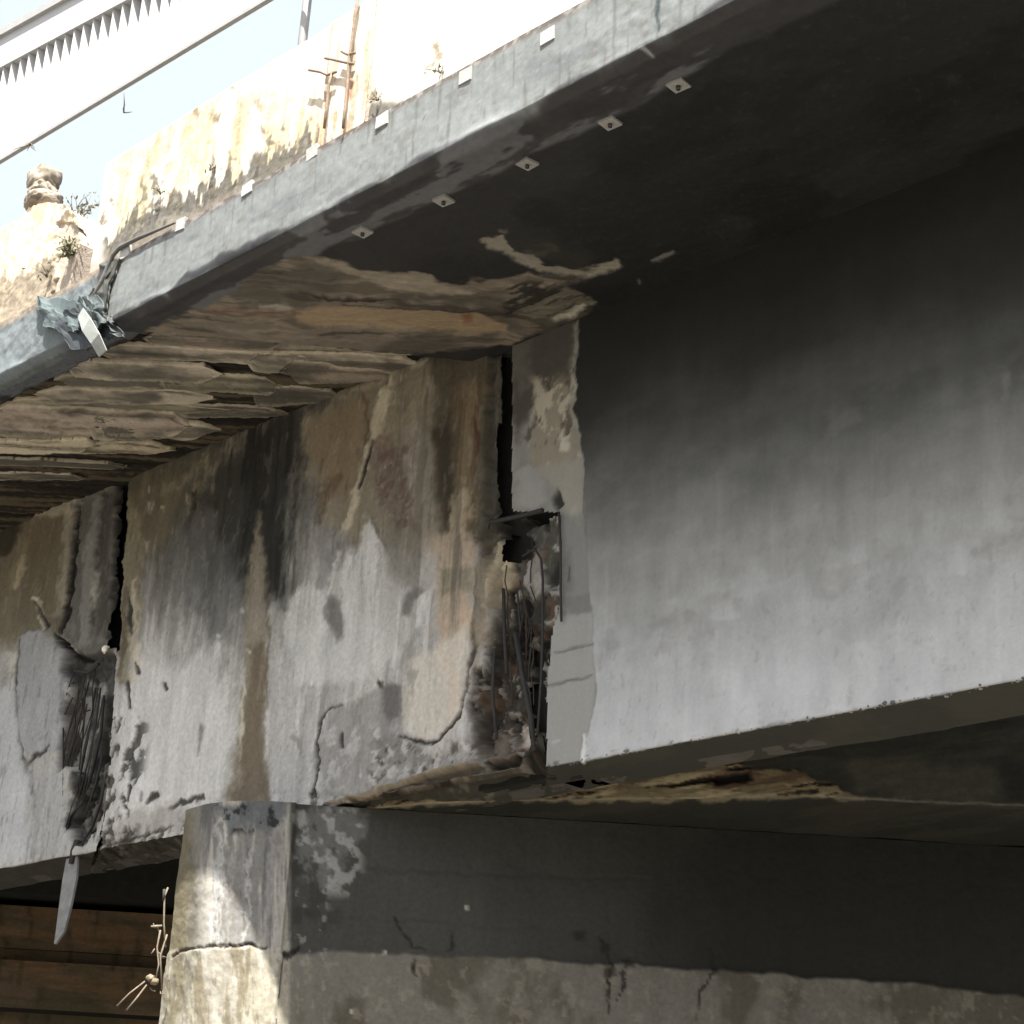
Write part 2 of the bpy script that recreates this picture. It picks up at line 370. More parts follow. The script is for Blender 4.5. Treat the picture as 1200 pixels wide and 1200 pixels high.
    p.line([(398, 646), (390, 676), (385, 696)], (182, 180, 172), [4, 4, 2], 2, .85, 3)
    p.poly([(470, 705), (492, 680), (500, 690), (484, 705), (478, 720), (470, 716)], (104, 102, 99), 3, .85, 4)
    p.poly([(440, 640), (500, 632), (520, 660), (500, 690), (470, 690)], (134, 128, 118), 8, .7, 8)
    p.poly([(505, 630), (540, 620), (562, 640), (556, 700), (560, 740), (530, 760), (512, 740), (516, 690)], (150, 132, 108), 6, .85, 8)
    p.poly([(515, 665), (550, 662), (552, 690), (518, 700)], (108, 104, 84), 5, .7, 6)
    p.noise((170, 146, 122), .05, .12, .5, .62, .7, gate=p.box(508, 690, 560, 780, 8))
    p.poly([(500, 760), (545, 730), (548, 790), (536, 850), (516, 868), (470, 866), (466, 830), (480, 780)], (176, 169, 154), 6, .85, 7)
    p.line([(520, 770), (533, 800), (530, 840)], (188, 160, 136), [4, 14, 4], 6, .5, 5)
    p.noise((120, 118, 112), .03, .12, .56, .68, .6, gate=p.box(468, 735, 500, 830, 10))
    # brown run on the left
    p.line([(304, 600), (301, 655), (300, 720), (299, 800), (294, 850), (290, 890), (290, 950)], (120, 112, 92), [3, 18, 26, 27, 28, 42, 56], 5, .85, 4)
    p.line([(302, 760), (299, 820), (294, 870), (292, 950)], (96, 84, 66), [16, 22, 30, 50], 5, .8, 4)
    p.line([(314, 680), (315, 760), (313, 830)], (84, 76, 58), [3, 3, 1], 2, .7, 3)
    p.line([(284, 800), (284, 850), (280, 890)], (178, 172, 148), [3, 4, 2], 2, .7, 3)
    for x, y in [(285, 718), (292, 763), (256, 746), (258, 756), (364, 800), (288, 808)]:
        p.poly([(x-1.5, y-3), (x+2, y-1), (x+1, y+3), (x-1, y+1)], (190, 188, 180), 2, .8, 3)
    # left light area and chips
    p.poly([(140, 840), (175, 770), (260, 780), (275, 860), (262, 940), (215, 940), (150, 960), (128, 960)], (182, 181, 177), 16, .8, 14)
    p.poly([(143, 570), (165, 600), (165, 720), (150, 800), (140, 800), (142, 700)], (118, 110, 84), 7, .8, 6)
    p.line([(146, 690), (144, 760), (140, 800)], (74, 64, 46), [6, 8, 3], 3, .7, 3)
    p.line([(157, 680), (160, 760), (158, 800)], (184, 172, 148), [6, 10, 6], 5, .7, 5)
    for pts, wd in [([(151, 700), (152, 720), (153, 742)], [2, 7, 3]), ([(150, 800), (152, 829)], [5, 4]), ([(152, 920), (150, 938)], [6, 4]), ([(182, 930), (172, 941)], [7, 3]), ([(193, 800), (195, 806)], [4, 4]), ([(158, 775), (163, 788)], [2, 4]), ([(152, 878), (148, 890)], [2, 2]), ([(445, 800), (447, 812)], [5, 2])]:
        p.line(pts, (44, 42, 38), wd, 1.6, .9, 2, h=-.008)
    p.line([(237, 850), (232, 885)], (112, 110, 104), [7, 2], 2, .8, 2)
    p.line([(340, 862), (350, 868), (355, 890)], (118, 116, 110), [7, 9, 2], 2.5, .7, 3)
    # lower spalls
    p.poly([(378, 850), (392, 828), (420, 822), (448, 806), (462, 806), (468, 842), (478, 866), (520, 880), (560, 850), (575, 870), (560, 900), (500, 920), (430, 930), (372, 935), (372, 880)], (124, 122, 118), 5, .85, 7, h=-.008)
    p.poly([(446, 808), (458, 800), (470, 808), (470, 840), (458, 846), (446, 836)], (92, 89, 86), 4, .85, 5, h=-.006)
    p.poly([(436, 866), (470, 860), (520, 880), (510, 905), (460, 895), (442, 900)], (104, 101, 96), 5, .7, 8)
    p.noise((160, 158, 152), .05, .05, .52, .62, .8, gate=p.box(375, 850, 600, 925, 8), h=.004)
    p.noise((70, 68, 62), .04, .03, .58, .66, .8, gate=p.box(430, 870, 600, 925, 6), h=-.006)
    p.line([(366, 935), (372, 905), (370, 870), (374, 850), (382, 836), (400, 824)], (50, 48, 44), [5, 4, 3, 3, 2, 1], 1.4, .95, 3, h=-.012)
    p.line([(399, 860), (399, 876)], (46, 44, 42), [4, 3], 1.3, .9, 2, h=-.01)
    p.line([(466, 864), (485, 868), (500, 871), (520, 862), (536, 842), (542, 820)], (48, 46, 42), [2, 4, 4, 4, 4, 2], 1.4, .95, 3, h=-.014)
    p.line([(556, 730), (556, 752), (548, 790), (542, 825)], (60, 54, 46), [7, 8, 3, 3], 2, .9, 3, h=-.012)
    # bottom band
    p.line([(198, 946), (215, 940), (238, 934)], (56, 54, 50), [4, 6, 5], 1.5, .9, 3, h=-.012)
    p.poly([(120, 990), (150, 955), (205, 945), (235, 955), (215, 970), (150, 985)], (142, 138, 132), 5, .7, 6, h=-.005)
    p.noise((84, 80, 72), .05, .04, .5, .6, .9, gate=ss(-12, 4, Y-(1000-.17*X)-3)*p.box(90, 900, 420, 1010, 6), h=-.008)
    p.poly([(396, 945), (430, 928), (520, 905), (560, 896), (636, 870), (640, 920), (560, 930), (470, 948)], (88, 78, 66), 3, .95, 3, h=-.035)
    p.noise((54, 44, 36), .12, .035, .48, .58, .9, gate=p.box(395, 880, 640, 950, 5)*ss(-4, 6, Y-(1018-.21*X)))
    p.noise((150, 140, 120), .10, .03, .6, .68, .7, gate=p.box(395, 915, 640, 950, 5))
    p.line([(380, 944), (430, 930), (520, 902), (585, 886), (616, 877)], (126, 114, 94), [3, 6, 6, 6, 5], 1.5, .9, 1.5, h=.03)
    # spalled joint zone
    z1 = p.poly([(578, 600), (600, 588), (660, 590), (660, 700), (645, 740), (640, 800), (640, 905), (600, 890), (572, 905), (556, 870), (558, 820), (574, 760), (580, 720), (572, 660), (560, 630)], (66, 63, 56), 4, .95, 7, h=-.055)
    p.rough(.030, .10, .10, z1); p.rough(.010, .03, .03, z1)
    p.noise((44, 42, 37), .07, .14, .46, .58, .9, h=-.02, gate=z1); p.noise((92, 66, 46), .06, .12, .58, .68, .6, gate=z1)
    p.noise((152, 148, 138), .06, .08, .56, .64, .9, h=.01, gate=z1)
    z3 = p.poly([(576, 735), (600, 722), (640, 736), (640, 905), (604, 894), (570, 902), (552, 876), (548, 835), (560, 790)], (50, 45, 39), 5, .88, 11, h=-.03)
    p.noise((30, 29, 26), .05, .09, .48, .56, .9, h=-.03, gate=z3); p.noise((98, 68, 46), .06, .12, .52, .64, .65, gate=z3); p.noise((140, 137, 128), .03, .04, .60, .66, .8, gate=z3, h=.012); p.rough(.03, .05, .07, z3)
    p.poly([(566, 640), (578, 632), (592, 645), (598, 672), (588, 700), (574, 720), (562, 700), (556, 665)], (168, 152, 120), 4, .85, 6, h=.03)
    p.poly([(558, 710), (578, 705), (576, 740), (560, 760), (552, 740)], (158, 142, 116), 4, .8, 6, h=.02)
    p.poly([(606, 655), (628, 642), (634, 690), (616, 700), (602, 680)], (138, 134, 126), 3, .85, 5, h=.03)
    p.poly([(556, 865), (572, 850), (592, 862), (596, 880), (575, 898), (562, 888)], (100, 90, 80), 4, .8, 5, h=.03)
    p.poly([(614, 770), (630, 780), (632, 840), (622, 850), (612, 810)], (158, 154, 144), 3, .7, 7, h=.02)
    p.poly([(598, 850), (610, 838), (612, 872), (600, 876)], (176, 172, 162), 3, .8, 5, h=.02)
    p.line([(566, 790), (556, 840), (554, 870)], (52, 46, 39), [3, 6, 4], 3, .7, 6, h=-.015)
    p.line([(600, 742), (608, 780), (620, 830), (630, 872), (628, 905)], (26, 26, 24), [6, 14, 18, 24, 24], 4, 1, 4, h=-.06)
    p.line([(592, 690), (592, 760)], (20, 20, 18), [8, 4], 2.5, .9, 4, h=-.04)
    p.line([(604, 700), (608, 740)], (24, 23, 21), [10, 3], 2.5, .9, 5, h=-.04)
    p.line([(588, 618), (600, 630), (605, 650)], (24, 23, 20), [26, 24, 6], 4, .9, 6, h=-.05)
    # the open gap
    p.poly([(571, 404), (600, 392), (600, 605), (576, 612), (566, 600)], (66, 64, 56), 2.5, 1, 3, h=-.05)
    p.line([(590, 385), (588, 470), (580, 560), (577, 600)], (14, 14, 13), [15, 14, 10, 8], 2, 1, 2.5, h=-.05)
    p.line([(576, 420), (574, 520)], (96, 92, 78), [3, 4], 2, .7, 3, h=.02)
    p.line([(655, 596), (655, 640)], (16, 16, 15), [12, 8], 2, 1, 3, h=-.12)
    p.line([(578, 612), (610, 606), (636, 600)], (18, 18, 17), [10, 12, 8], 2.5, 1, 3, h=-.1)
    # left end next to the other joint
    p.line([(146, 545), (140, 650), (137, 760)], (40, 38, 34), [10, 6, 4], 2.5, .9, 2.5, h=-.03)
    p.noise((60, 58, 53), .05, .06, .48, .58, .85, gate=ss(-24, -4, -(X-bJ2(Y)-26)*1.0)*(Y > 840), h=-.02)
    p.line([(128, 990), (160, 982), (200, 968)], (40, 38, 34), 3, 2, .7, 3, h=-.01)
    p.vary(.08, .07, .20, 6); p.noise((176, 170, 156), .04, .10, .62, .70, .15); p.noise((62, 59, 52), .03, .16, .60, .72, .28, gate=1-ss(600, 760, Y)*.75); p.noise((70, 66, 57), .07, 1.1, .52, .66, .55, gate=(.25+.75*ss(440, 540, X))*(1-.7*ss(680, 800, Y)))
    # relief of the whole plaster; underside
    p.rough(.006, .25, .25); p.rough(.0025, .04, .05)
    p.c[ed] = (62, 61, 54)
    if ed.any():
        g = ed.astype(float); p.noise((60, 58, 50), .2, .2, .45, .6, .7, gate=g); p.noise((112, 108, 92), .05, .05, .6, .7, .6, gate=g); p.rough(.02, .2, .2, g)
    return p
def paint_right(X, Y, u, v, z):
    p = Paint(X, Y, u+v*.7, z+v*.7, (158, 160, 162), 40)
    ed = v < -.004
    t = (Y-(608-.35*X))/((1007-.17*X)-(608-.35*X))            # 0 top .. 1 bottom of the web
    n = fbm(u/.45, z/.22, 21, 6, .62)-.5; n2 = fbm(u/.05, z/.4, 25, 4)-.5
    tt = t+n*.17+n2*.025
    g = np.interp(tt, [0, .08, .2, .34, .48, .60, .72, .88, 1.0], [29, 32, 43, 70, 104, 132, 152, 168, 175])  # coat colour grades from near black at the top to pale below
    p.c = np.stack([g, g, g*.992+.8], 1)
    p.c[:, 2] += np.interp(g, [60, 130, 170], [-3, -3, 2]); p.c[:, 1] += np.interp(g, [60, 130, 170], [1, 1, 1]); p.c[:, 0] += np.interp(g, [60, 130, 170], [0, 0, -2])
    p.vary(.05, .30, .16, 6); p.vary(.02, .03, .10); p.noise((184, 186, 186), .25, .18, .50, .66, .3, gate=ss(.55, .75, t)); p.noise((122, 122, 116), .30, .16, .54, .70, .35, gate=ss(.3, .42, t)*(1-ss(.72, .85, t))); p.noise((110, 108, 104), .02, .04, .68, .74, .18, gate=ss(.4, .6, t)); p.noise((112, 111, 105), .12, .10, .60, .72, .25, gate=ss(.35, .5, t)*(1-ss(.7, .9, t))); 
    p.noise((190, 190, 190), .03, .6, .60, .80, .12, gate=ss(.35, .6, t))
    p.line([(1178, 440), (1174, 470)], (120, 120, 116), [8, 3], 4, .5, 4)
    # old concrete strip beside the joint
    gate = np.ones(p.n)
    m = p.poly([(590, 380), (678, 366), (676, 420), (672, 480), (684, 540), (682, 600), (690, 700), (694, 740), (697, 800), (694, 850), (684, 893), (684, 930), (590, 930)], (128, 127, 120), 1.6, 1, 3, h=-.007)
    p.vary(.08, .08, .2)
    p.poly([(595, 385), (680, 365), (672, 440), (655, 470), (640, 450), (600, 520)], (70, 67, 60), 8, .95, 8, gate=m)
    p.poly([(600, 405), (615, 400), (622, 450), (606, 460)], (98, 95, 86), 7, .7, 8, gate=m)
    p.poly([(632, 470), (648, 450), (668, 442), (672, 500), (680, 530), (664, 545), (640, 552), (622, 540), (628, 500)], (140, 131, 110), 7, .8, 10, gate=m)
    p.noise((176, 168, 146), .06, .08, .50, .60, .85, gate=m*p.box(622, 440, 680, 545, 8), h=.004)
    p.noise((74, 66, 54), .05, .08, .58, .66, .7, gate=m*p.box(610, 440, 672, 520, 8), h=-.005)
    p.poly([(600, 555), (618, 545), (634, 552), (636, 580), (622, 598), (604, 590)], (142, 141, 136), 5, .9, 6, gate=m, h=.008)
    p.poly([(636, 545), (682, 540), (684, 600), (664, 604), (648, 580)], (146, 142, 128), 5, .8, 7, gate=m)
    p.poly([(645, 582), (652, 572), (658, 590), (650, 598)], (40, 39, 36), 2.5, .9, 3, gate=m, h=-.02)
    p.line([(672, 595), (675, 612)], (160, 158, 146), [7, 4], 3, .7, 4, gate=m)
    p.poly([(640, 606), (690, 600), (694, 720), (652, 728)], (122, 121, 117), 6, .8, 6, gate=m)
    p.poly([(660, 655), (668, 640), (672, 690), (662, 694)], (100, 98, 94), 5, .6, 6, gate=m)
    p.poly([(655, 700), (693, 694), (692, 716), (668, 722)], (112, 111, 106), 2, .8, 2, gate=m)
    p.poly([(640, 724), (694, 716), (697, 800), (692, 850), (684, 895), (636, 905), (638, 800)], (146, 145, 139), 3, .85, 3, gate=m)
    p.line([(648, 764), (672, 759), (694, 754)], (98, 96, 92), [2, 3, 2], 1.2, .85, 1.2, gate=m, h=-.005)
    p.line([(638, 803), (662, 798), (692, 791)], (92, 90, 86), [2.5, 3, 2], 1.2, .85, 1.2, gate=m, h=-.005)
    p.line([(646, 870), (655, 868)], (176, 175, 168), 2, 1.5, .8, 2, gate=m)
    p.line([(674, 372), (674, 420), (668, 460), (672, 500)], (160, 156, 140), [2, 3, 4, 6], 2, .6, 4, h=.004)
    p.line([(683, 860), (684, 893)], (206, 206, 204), [3, 6], 1.5, .9, 2, h=.01)
    p.poly([(658, 510), (667, 506), (664, 530), (656, 530)], (196, 190, 172), 2, .7, 4, h=.006)
    p.line([(664, 664), (666, 680)], (60, 58, 55), [2, 3], 1.4, .7, 2)
    p.rough(.003, .3, .3); p.rough(.0012, .05, .08); p.rough(.004, .08, .08, m)
    # trowelled lower edge crumbs
    p.noise((90, 90, 84), .035, .02, .60, .66, .8, gate=ss(.985, .998, t)*(1-ed), h=.012)
    p.c[ed] = (62, 62, 56)
    ge = ed.astype(float); p.noise((70, 70, 60), .3, .2, .45, .6, .7, gate=ge); p.rough(.012, .3, .2, ge)
    return p
def paint_left(X, Y, u, v, z):
    p = Paint(X, Y, u+v*.7, z+v*.7, (150, 148, 142), 80)
    ed = v < -.004
    p.vary(.10, .4, .4); p.vary(.06, .05, .4)
    p.poly([(-60, 590), (140, 560), (110, 760), (60, 740), (20, 745), (-60, 760)], (98, 90, 70), 10, .95, 6)
    p.poly([(-60, 585), (90, 578), (100, 590), (70, 604), (-60, 606)], (142, 136, 112), 4, .85, 5, h=.02)
    p.poly([(-60, 608), (26, 608), (24, 640), (5, 655), (-60, 650)], (52, 46, 36), 4, .9, 6)
    p.poly([(22, 625), (34, 618), (30, 660), (18, 692), (10, 690)], (120, 110, 84), 4, .7, 7, h=.006)
    p.poly([(36, 612), (70, 606), (74, 700), (52, 720), (34, 700)], (96, 86, 64), 6, .8, 6)
    p.line([(82, 592), (78, 640), (72, 720)], (134, 128, 108), [10, 10, 14], 4, .85, 5)
    p.poly([(-60, 660), (20, 680), (18, 760), (-60, 780)], (108, 98, 74), 10, .7, 8)
    p.poly([(22, 748), (34, 738), (48, 738), (62, 752), (74, 770), (76, 800), (72, 880), (60, 880), (48, 892), (34, 886), (24, 862), (19, 800)], (140, 140, 140), 2.5, .92, 2.5, h=.012)
    p.line([(14, 770), (10, 820), (12, 860)], (186, 184, 172), [10, 10, 4], 4, .7, 5)
    p.line([(24, 748), (20, 780), (18, 820), (20, 850), (27, 888)], (62, 60, 56), [2, 3, 4, 3, 3], 1.3, .95, 2, h=-.012)
    p.line([(30, 896), (40, 888), (54, 882), (59, 872)], (56, 54, 50), [4, 5, 5, 3], 1.6, .9, 3, h=-.012)
    p.line([(30, 890), (36, 915), (40, 935), (42, 965), (37, 1006)], (96, 96, 94), [7, 7, 5, 4, 4], 2, .8, 3, h=-.006)
    p.line([(52, 916), (50, 945)], (96, 96, 94), 2, 1.3, .7, 2)
    p.poly([(-60, 800), (16, 800), (26, 880), (34, 930), (36, 1000), (-60, 1030)], (164, 166, 167), 6, .8, 6)
    p.poly([(40, 920), (75, 900), (85, 980), (70, 1005), (38, 1005)], (148, 148, 147), 6, .7, 6)
    p.line([(40, 702), (46, 712), (52, 735)], (184, 178, 156), [6, 7, 5], 2, .85, 4, h=.005)
    p.line([(42, 705), (48, 722), (55, 734)], (40, 38, 33), [2, 4, 6], 1.4, .9, 2, h=-.015)
    p.line([(28, 650), (24, 672), (15, 690)], (152, 142, 112), [3, 6, 5], 2, .8, 4, h=.006)
    # fins of old formwork beside the joint
    p.poly([(88, 590), (146, 560), (146, 700), (132, 765), (98, 770), (72, 745), (80, 680)], (88, 86, 80), 3, .95, 4, h=-.012)
    p.line([(92, 592), (84, 660), (76, 720), (71, 742)], (26, 25, 23), [3, 6, 6, 4], 1.6, .95, 3, h=-.025)
    p.line([(112, 580), (104, 650), (100, 720), (98, 750)], (126, 124, 118), [8, 12, 14, 10], 4, .7, 4, h=.012)
    p.line([(122, 575), (114, 650), (108, 730)], (54, 52, 48), [3, 4, 3], 2, .8, 3, h=-.012)
    p.line([(112, 672), (108, 710)], (150, 146, 130), [7, 4], 2.5, .7, 3)
    p.line([(128, 580), (122, 650), (118, 740)], (66, 63, 56), [7, 9, 12], 3, .8, 3)
    p.line([(140, 565), (137, 650), (133, 745)], (30, 29, 26), [9, 12, 16], 2.5, 1, 2, h=-.04)
    p.line([(143, 562), (141, 595)], (96, 94, 88), [6, 7], 2, .8, 2, h=.03)
    # exposed cavity, its concrete painted darker for the shade inside
    z1 = p.poly([(66, 745), (90, 765), (112, 768), (138, 765), (136, 820), (130, 880), (136, 900), (118, 960), (92, 992), (82, 985), (78, 960), (92, 900), (70, 900), (74, 840), (78, 790)], (70, 68, 64), 3, .95, 5, h=-.07)
    p.rough(.025, .08, .08, z1); p.rough(.01, .03, .03, z1)
    p.noise((46, 45, 42), .05, .12, .48, .58, .8, gate=z1, h=-.015)
    p.line([(94, 800), (90, 850), (84, 920)], (158, 156, 148), [10, 14, 18], 3, .75, 4, h=.02, gate=None)
    p.line([(108, 800), (102, 850)], (170, 168, 158), [7, 7], 2, .75, 3)
    p.line([(116, 820), (108, 900), (95, 940), (80, 970)], (34, 33, 30), [10, 12, 10, 8], 4, .8, 6, h=-.03)
    p.line([(98, 786), (108, 780), (126, 760)], (66, 64, 60), [12, 14, 6], 4, .8, 5, h=.03)
    p.line([(64, 744), (75, 760), (84, 768), (96, 770)], (26, 25, 23), [4, 5, 6, 3], 1.5, .95, 3, h=-.025)
    p.poly([(82, 802), (98, 800), (98, 812), (84, 812)], (60, 58, 56), 2, .8, 3)
    p.poly([(86, 960), (110, 900), (126, 880), (130, 905), (108, 960), (94, 988)], (96, 92, 84), 3, .8, 7, h=.03)
    p.noise((30, 29, 26), .03, .10, .50, .58, .9, gate=p.box(84, 880, 130, 985, 5), h=-.02)
    p.vary(.08, .07, .20, 6); p.noise((172, 168, 154), .05, .10, .64, .70, .15); p.noise((66, 62, 54), .03, .14, .62, .72, .25)
    p.rough(.006, .25, .25); p.rough(.002, .04, .05)
    p.c[ed] = (62, 62, 55); ge = ed.astype(float); p.noise((60, 60, 52), .2, .2, .45, .6, .7, gate=ge); p.rough(.012, .2, .2, ge)
    return p

def girder(nm, label, u0, u1, nu, ztop, paint, mat, keep, nz, ubody, kw, pw=1.0):
    t = thing(nm, label, 'bridge girder', tuple(B(min((u0+u1)/2, 5), 0, ZB)))
    P, N, seg = profile(u0, u1, nu, [(0, ztop+.03), (0, ZB), (-.45, ZB)], [nz, 26], pw)
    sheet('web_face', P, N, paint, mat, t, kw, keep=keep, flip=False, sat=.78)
    prism('web_core', [(ubody[0], -.30), (ubody[1], -.30), (ubody[1], -.45), (ubody[0], -.45)], ZB+.004, ztop+.02, M_dark, t)
    return t
def j(f, side):
    def k(X, Y, u, v, z):
        web = v > -.35
        return ((X >= f(Y)) if side > 0 else (X <= f(Y)))
    return k
def gap_mid(X, Y, u, z):
    jx = (fbm(u/.4, z/.25, 91, 5, .5)-.5)*10
    a = np.interp(Y, [380, 450, 560, 602], [580, 581, 574, 571])+jx; b = np.interp(Y, [380, 450, 560, 602], [598, 597, 592, 588])+jx*.3
    g1 = (X > a) & (X < b) & (Y < 604)
    c = np.interp(Y, [735, 760, 800, 840, 870, 905], [602, 600, 604, 610, 616, 615])+jx*1.3; d = np.interp(Y, [735, 760, 800, 840, 870, 905], [602, 610, 620, 630, 636, 637])+jx*.6
    g2 = (X > c) & (X < d) & (Y > 736) & (Y < 900)
    g3 = (X > 582+jx) & (X < np.interp(Y, [606, 640, 660], [606, 604, 596])+jx) & (Y > 606+jx*.5) & (Y < 655)
    return g1 | g2 | g3
def gap_left(X, Y, u, z):
    jx = (fbm(u/.4, z/.3, 93, 5, .5)-.5)*8
    return (X > np.interp(Y, [560, 650, 745], [136, 132, 126])+jx) & (Y > 566) & (Y < 758)
g_right = girder('bridge_girder', 'smooth grey coated girder span filling the right of the picture, darker near the deck', -3.6, .95, 420, ZT, paint_right, M_coat, j(bJ1, 1), 250, (-3.6, .45), .98)
g_mid = girder('bridge_girder', 'stained and spalled girder end resting on the pier, with a brown water streak', .2, 5.0, 470, ZT2, paint_mid, M_conc, lambda X, Y, u, v, z: (X <= bJ1(Y)) & (X >= bJ2(Y)) & ~((v > -.02) & gap_mid(X, Y, u, z)), 300, (.25, 4.75), 1.22)
g_left = girder('bridge_girder', 'girder piece at the left picture edge with a rusty reinforcement cavity', 4.1, 14, 420, ZT2, paint_left, M_conc, lambda X, Y, u, v, z: (X <= bJ2(Y)) & ~((v > -.02) & gap_left(X, Y, u, z)), 260, (4.72, 14), 1.15, 1.7)

# crumbs of mortar along the lower arris of the rendered span
def crumbs():
    rg = np.random.RandomState(3); bm = bmesh.new(); bmesh.ops.create_icosphere(bm, subdivisions=1, radius=1)
    V0 = np.array([v.co[:] for v in bm.verts]); F0 = np.array([[v.index for v in f.verts] for f in bm.faces]); bm.free()
    V = []; Fc = []; C = []
    for i in range(420):
        u = rg.uniform(-3.5, .15); r_ = .0025+.009*rg.rand()**5; c = B(u, -.006+rg.uniform(-.02, .006), ZB+rg.uniform(-.004, .010))
        d = V0*(1+rg.uniform(-.35, .35, V0.shape)); Fc.append(F0+len(V)*len(V0)); V.append(c+d*r_*[1, 1, .8]); C.append(np.full((len(V0), 3), .34 if rg.rand() < .35 else .10))
    o = mesh_obj('mortar_crumbs', np.vstack(V), np.vstack(Fc), M_conc, g_right, np.vstack(C)); o['kind'] = 'stuff'
crumbs()
# web returns that close the two joints
prism('joint_wall', [(.20, -.20), (.98, -.20), (.98, -.29), (.20, -.29)], ZB+.01, ZT2, M_shade, g_mid)
prism('joint_wall', [(4.35, -.20), (4.90, -.20), (4.90, -.29), (4.35, -.29)], ZB+.03, ZT2, M_shade, g_left)

# ================================================================== deck slab, right of the joint
def uj(v): return 1.05+np.asarray(v)*.86                # skewed deck joint
RK = 2.0
deck = thing('bridge_deck', 'repaired deck slab with black sealed soffit and blue grey painted edge', 'bridge deck', tuple(B(-1, .8, ZT)))
def paint_deck(X, Y, u, v, z):
    zz = z/S+ZB; vv = v/S
    p = Paint(X, Y, u, v-z, (117, 122, 120), 120)
    fas = ss(ZT+.03, ZT+.075, zz+(fbm(u/.25, v/.25, 31, 4)-.5)*.16-.0*u)
    sof = 1-fas
    p.vary(.05, .3, .1); p.vary(.05, .02, .2); p.vary(.04, .4, .4)
    p.noise((122, 126, 125), .2, .02, .50, .70, .6); p.noise((92, 97, 98), .3, .08, .52, .70, .5); p.noise((136, 140, 139), .03, .02, .60, .74, .4); p.noise((80, 78, 72), .02, .25, .62, .74, .4); p.noise((96, 90, 80), .06, .04, .64, .72, .35)
    # upper lip: mortar line and old coat
    p.mix(ss(ZF-.05, ZF-.01, zz), (92, 82, 74), .85)
    p.noise((150, 145, 138), .03, .02, .5, .6, .8, gate=ss(ZF-.045, ZF-.015, zz))
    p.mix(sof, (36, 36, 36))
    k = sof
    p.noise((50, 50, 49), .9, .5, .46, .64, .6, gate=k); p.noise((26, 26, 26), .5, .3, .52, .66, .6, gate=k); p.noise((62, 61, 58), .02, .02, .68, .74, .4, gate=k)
    # overlapping grey laps of the wrap along the edge
    band = k*ss(1.33, 1.37, vv+(fbm(u/.3, u*0, 33, 3)-.5)*.12)
    p.mix(band, (74, 74, 76), .55)
    p.noise((104, 106, 110), .45, .12, .50, .56, .8, gate=band)
    p.noise((50, 50, 52), .35, .10, .55, .60, .8, gate=band)
    p.vary(.06, .3, .3)
    # exposed flaky concrete by the joint
    mm = p.poly([(120, 420), (205, 372), (240, 362), (300, 322), (352, 300), (400, 304), (440, 318), (480, 320), (530, 334), (570, 330), (600, 322), (632, 318), (660, 322), (712, 310), (724, 314), (700, 324), (660, 332), (700, 352), (690, 372), (600, 400), (400, 430)], (116, 106, 92), 2.5, 1, 5, gate=k, h=-.006)
    wq = (fbm(u/.35, v/.35, 43, 5, .6)-.5)*.22
    lay = fbm((u*.70+v*.72)/S/.8, ((u*.72-v*.70)+wq)/S/.13, 44, 6, .62)     # thin layers lying along the joint
    p.mix(ss(.47, .60, lay)*mm, (142, 130, 112), .8, h=.006)
    p.mix(ss(.56, .68, lay)*mm, (84, 76, 64), .7, h=-.004)
    p.mix(ss(.43, .36, lay)*mm, (54, 50, 43), .7, h=.008)
    p.noise((66, 62, 54), .35, .25, .5, .66, .55, gate=mm)
    p.poly([(345, 302), (400, 304), (440, 318), (490, 320), (530, 334), (560, 345), (500, 345), (440, 332), (400, 318)], (160, 150, 128), 4, .7, 6, gate=mm)
    p.poly([(345, 366), (372, 360), (450, 364), (560, 368), (594, 382), (588, 392), (500, 388), (400, 384), (348, 380)], (160, 136, 102), 3, .85, 3, gate=mm, h=-.008)
    p.poly([(540, 372), (552, 368), (554, 380), (544, 382)], (130, 88, 62), 3, .8, 3, gate=mm)
    p.line([(240, 364), (350, 369)], (120, 84, 66), [3, 4], 2.5, .7, 3, gate=mm)
    p.line([(350, 344), (380, 350), (440, 352), (470, 352)], (44, 38, 32), [1, 3, 3, 1], 1.2, .9, 3, gate=mm, h=.01)
    p.line([(400, 360), (470, 362), (600, 366), (680, 358)], (60, 50, 40), [1, 2, 3, 1], 1.2, .8, 3, gate=mm, h=.008)
    p.line([(305, 362), (340, 362)], (176, 172, 160), [4, 5], 2, .7, 3, gate=mm)
    p.poly([(590, 352), (640, 338), (700, 345), (690, 372), (640, 378)], (104, 100, 84), 6, .7, 8, gate=mm)
    p.noise((34, 32, 28), .16, .03, .50, .58, .85, gate=mm*p.box(590, 330, 700, 372, 8), h=.008)
    p.line([(650, 374), (672, 366), (684, 358)], (176, 172, 154), [6, 10, 5], 2.5, .9, 3, gate=k, h=-.01)
    # torn membrane ring
    p.line([(566, 282), (586, 288), (600, 302), (622, 308), (640, 316), (668, 321), (700, 319), (722, 312)], (148, 142, 124), [8, 20, 8, 14, 8, 7, 8, 12], 2, .92, 4, gate=k, h=-.008)
    p.line([(620, 300), (645, 292), (652, 296)], (112, 108, 98), [10, 8, 3], 4, .5, 5, gate=k)
    p.line([(586, 272), (592, 273)], (116, 112, 104), [4, 4], 2, .8, 2, gate=k)
    p.line([(764, 306), (776, 300), (789, 295)], (128, 124, 116), [2, 6, 3], 1.5, .85, 2, gate=k, h=-.006)
    p.line([(748, 328), (749, 332)], (120, 118, 108), 3, 1.2, .8, 1, gate=k)
    p.poly([(600, 290), (640, 286), (700, 300), (690, 316), (620, 300)], (56, 54, 48), 6, .6, 8, gate=k)
    # corner lump at the second lap of the edge
    p.line([(770, -5), (768, 20), (772, 40)], (40, 52, 56), [3, 5, 2], 1.6, .85, 3, gate=fas)
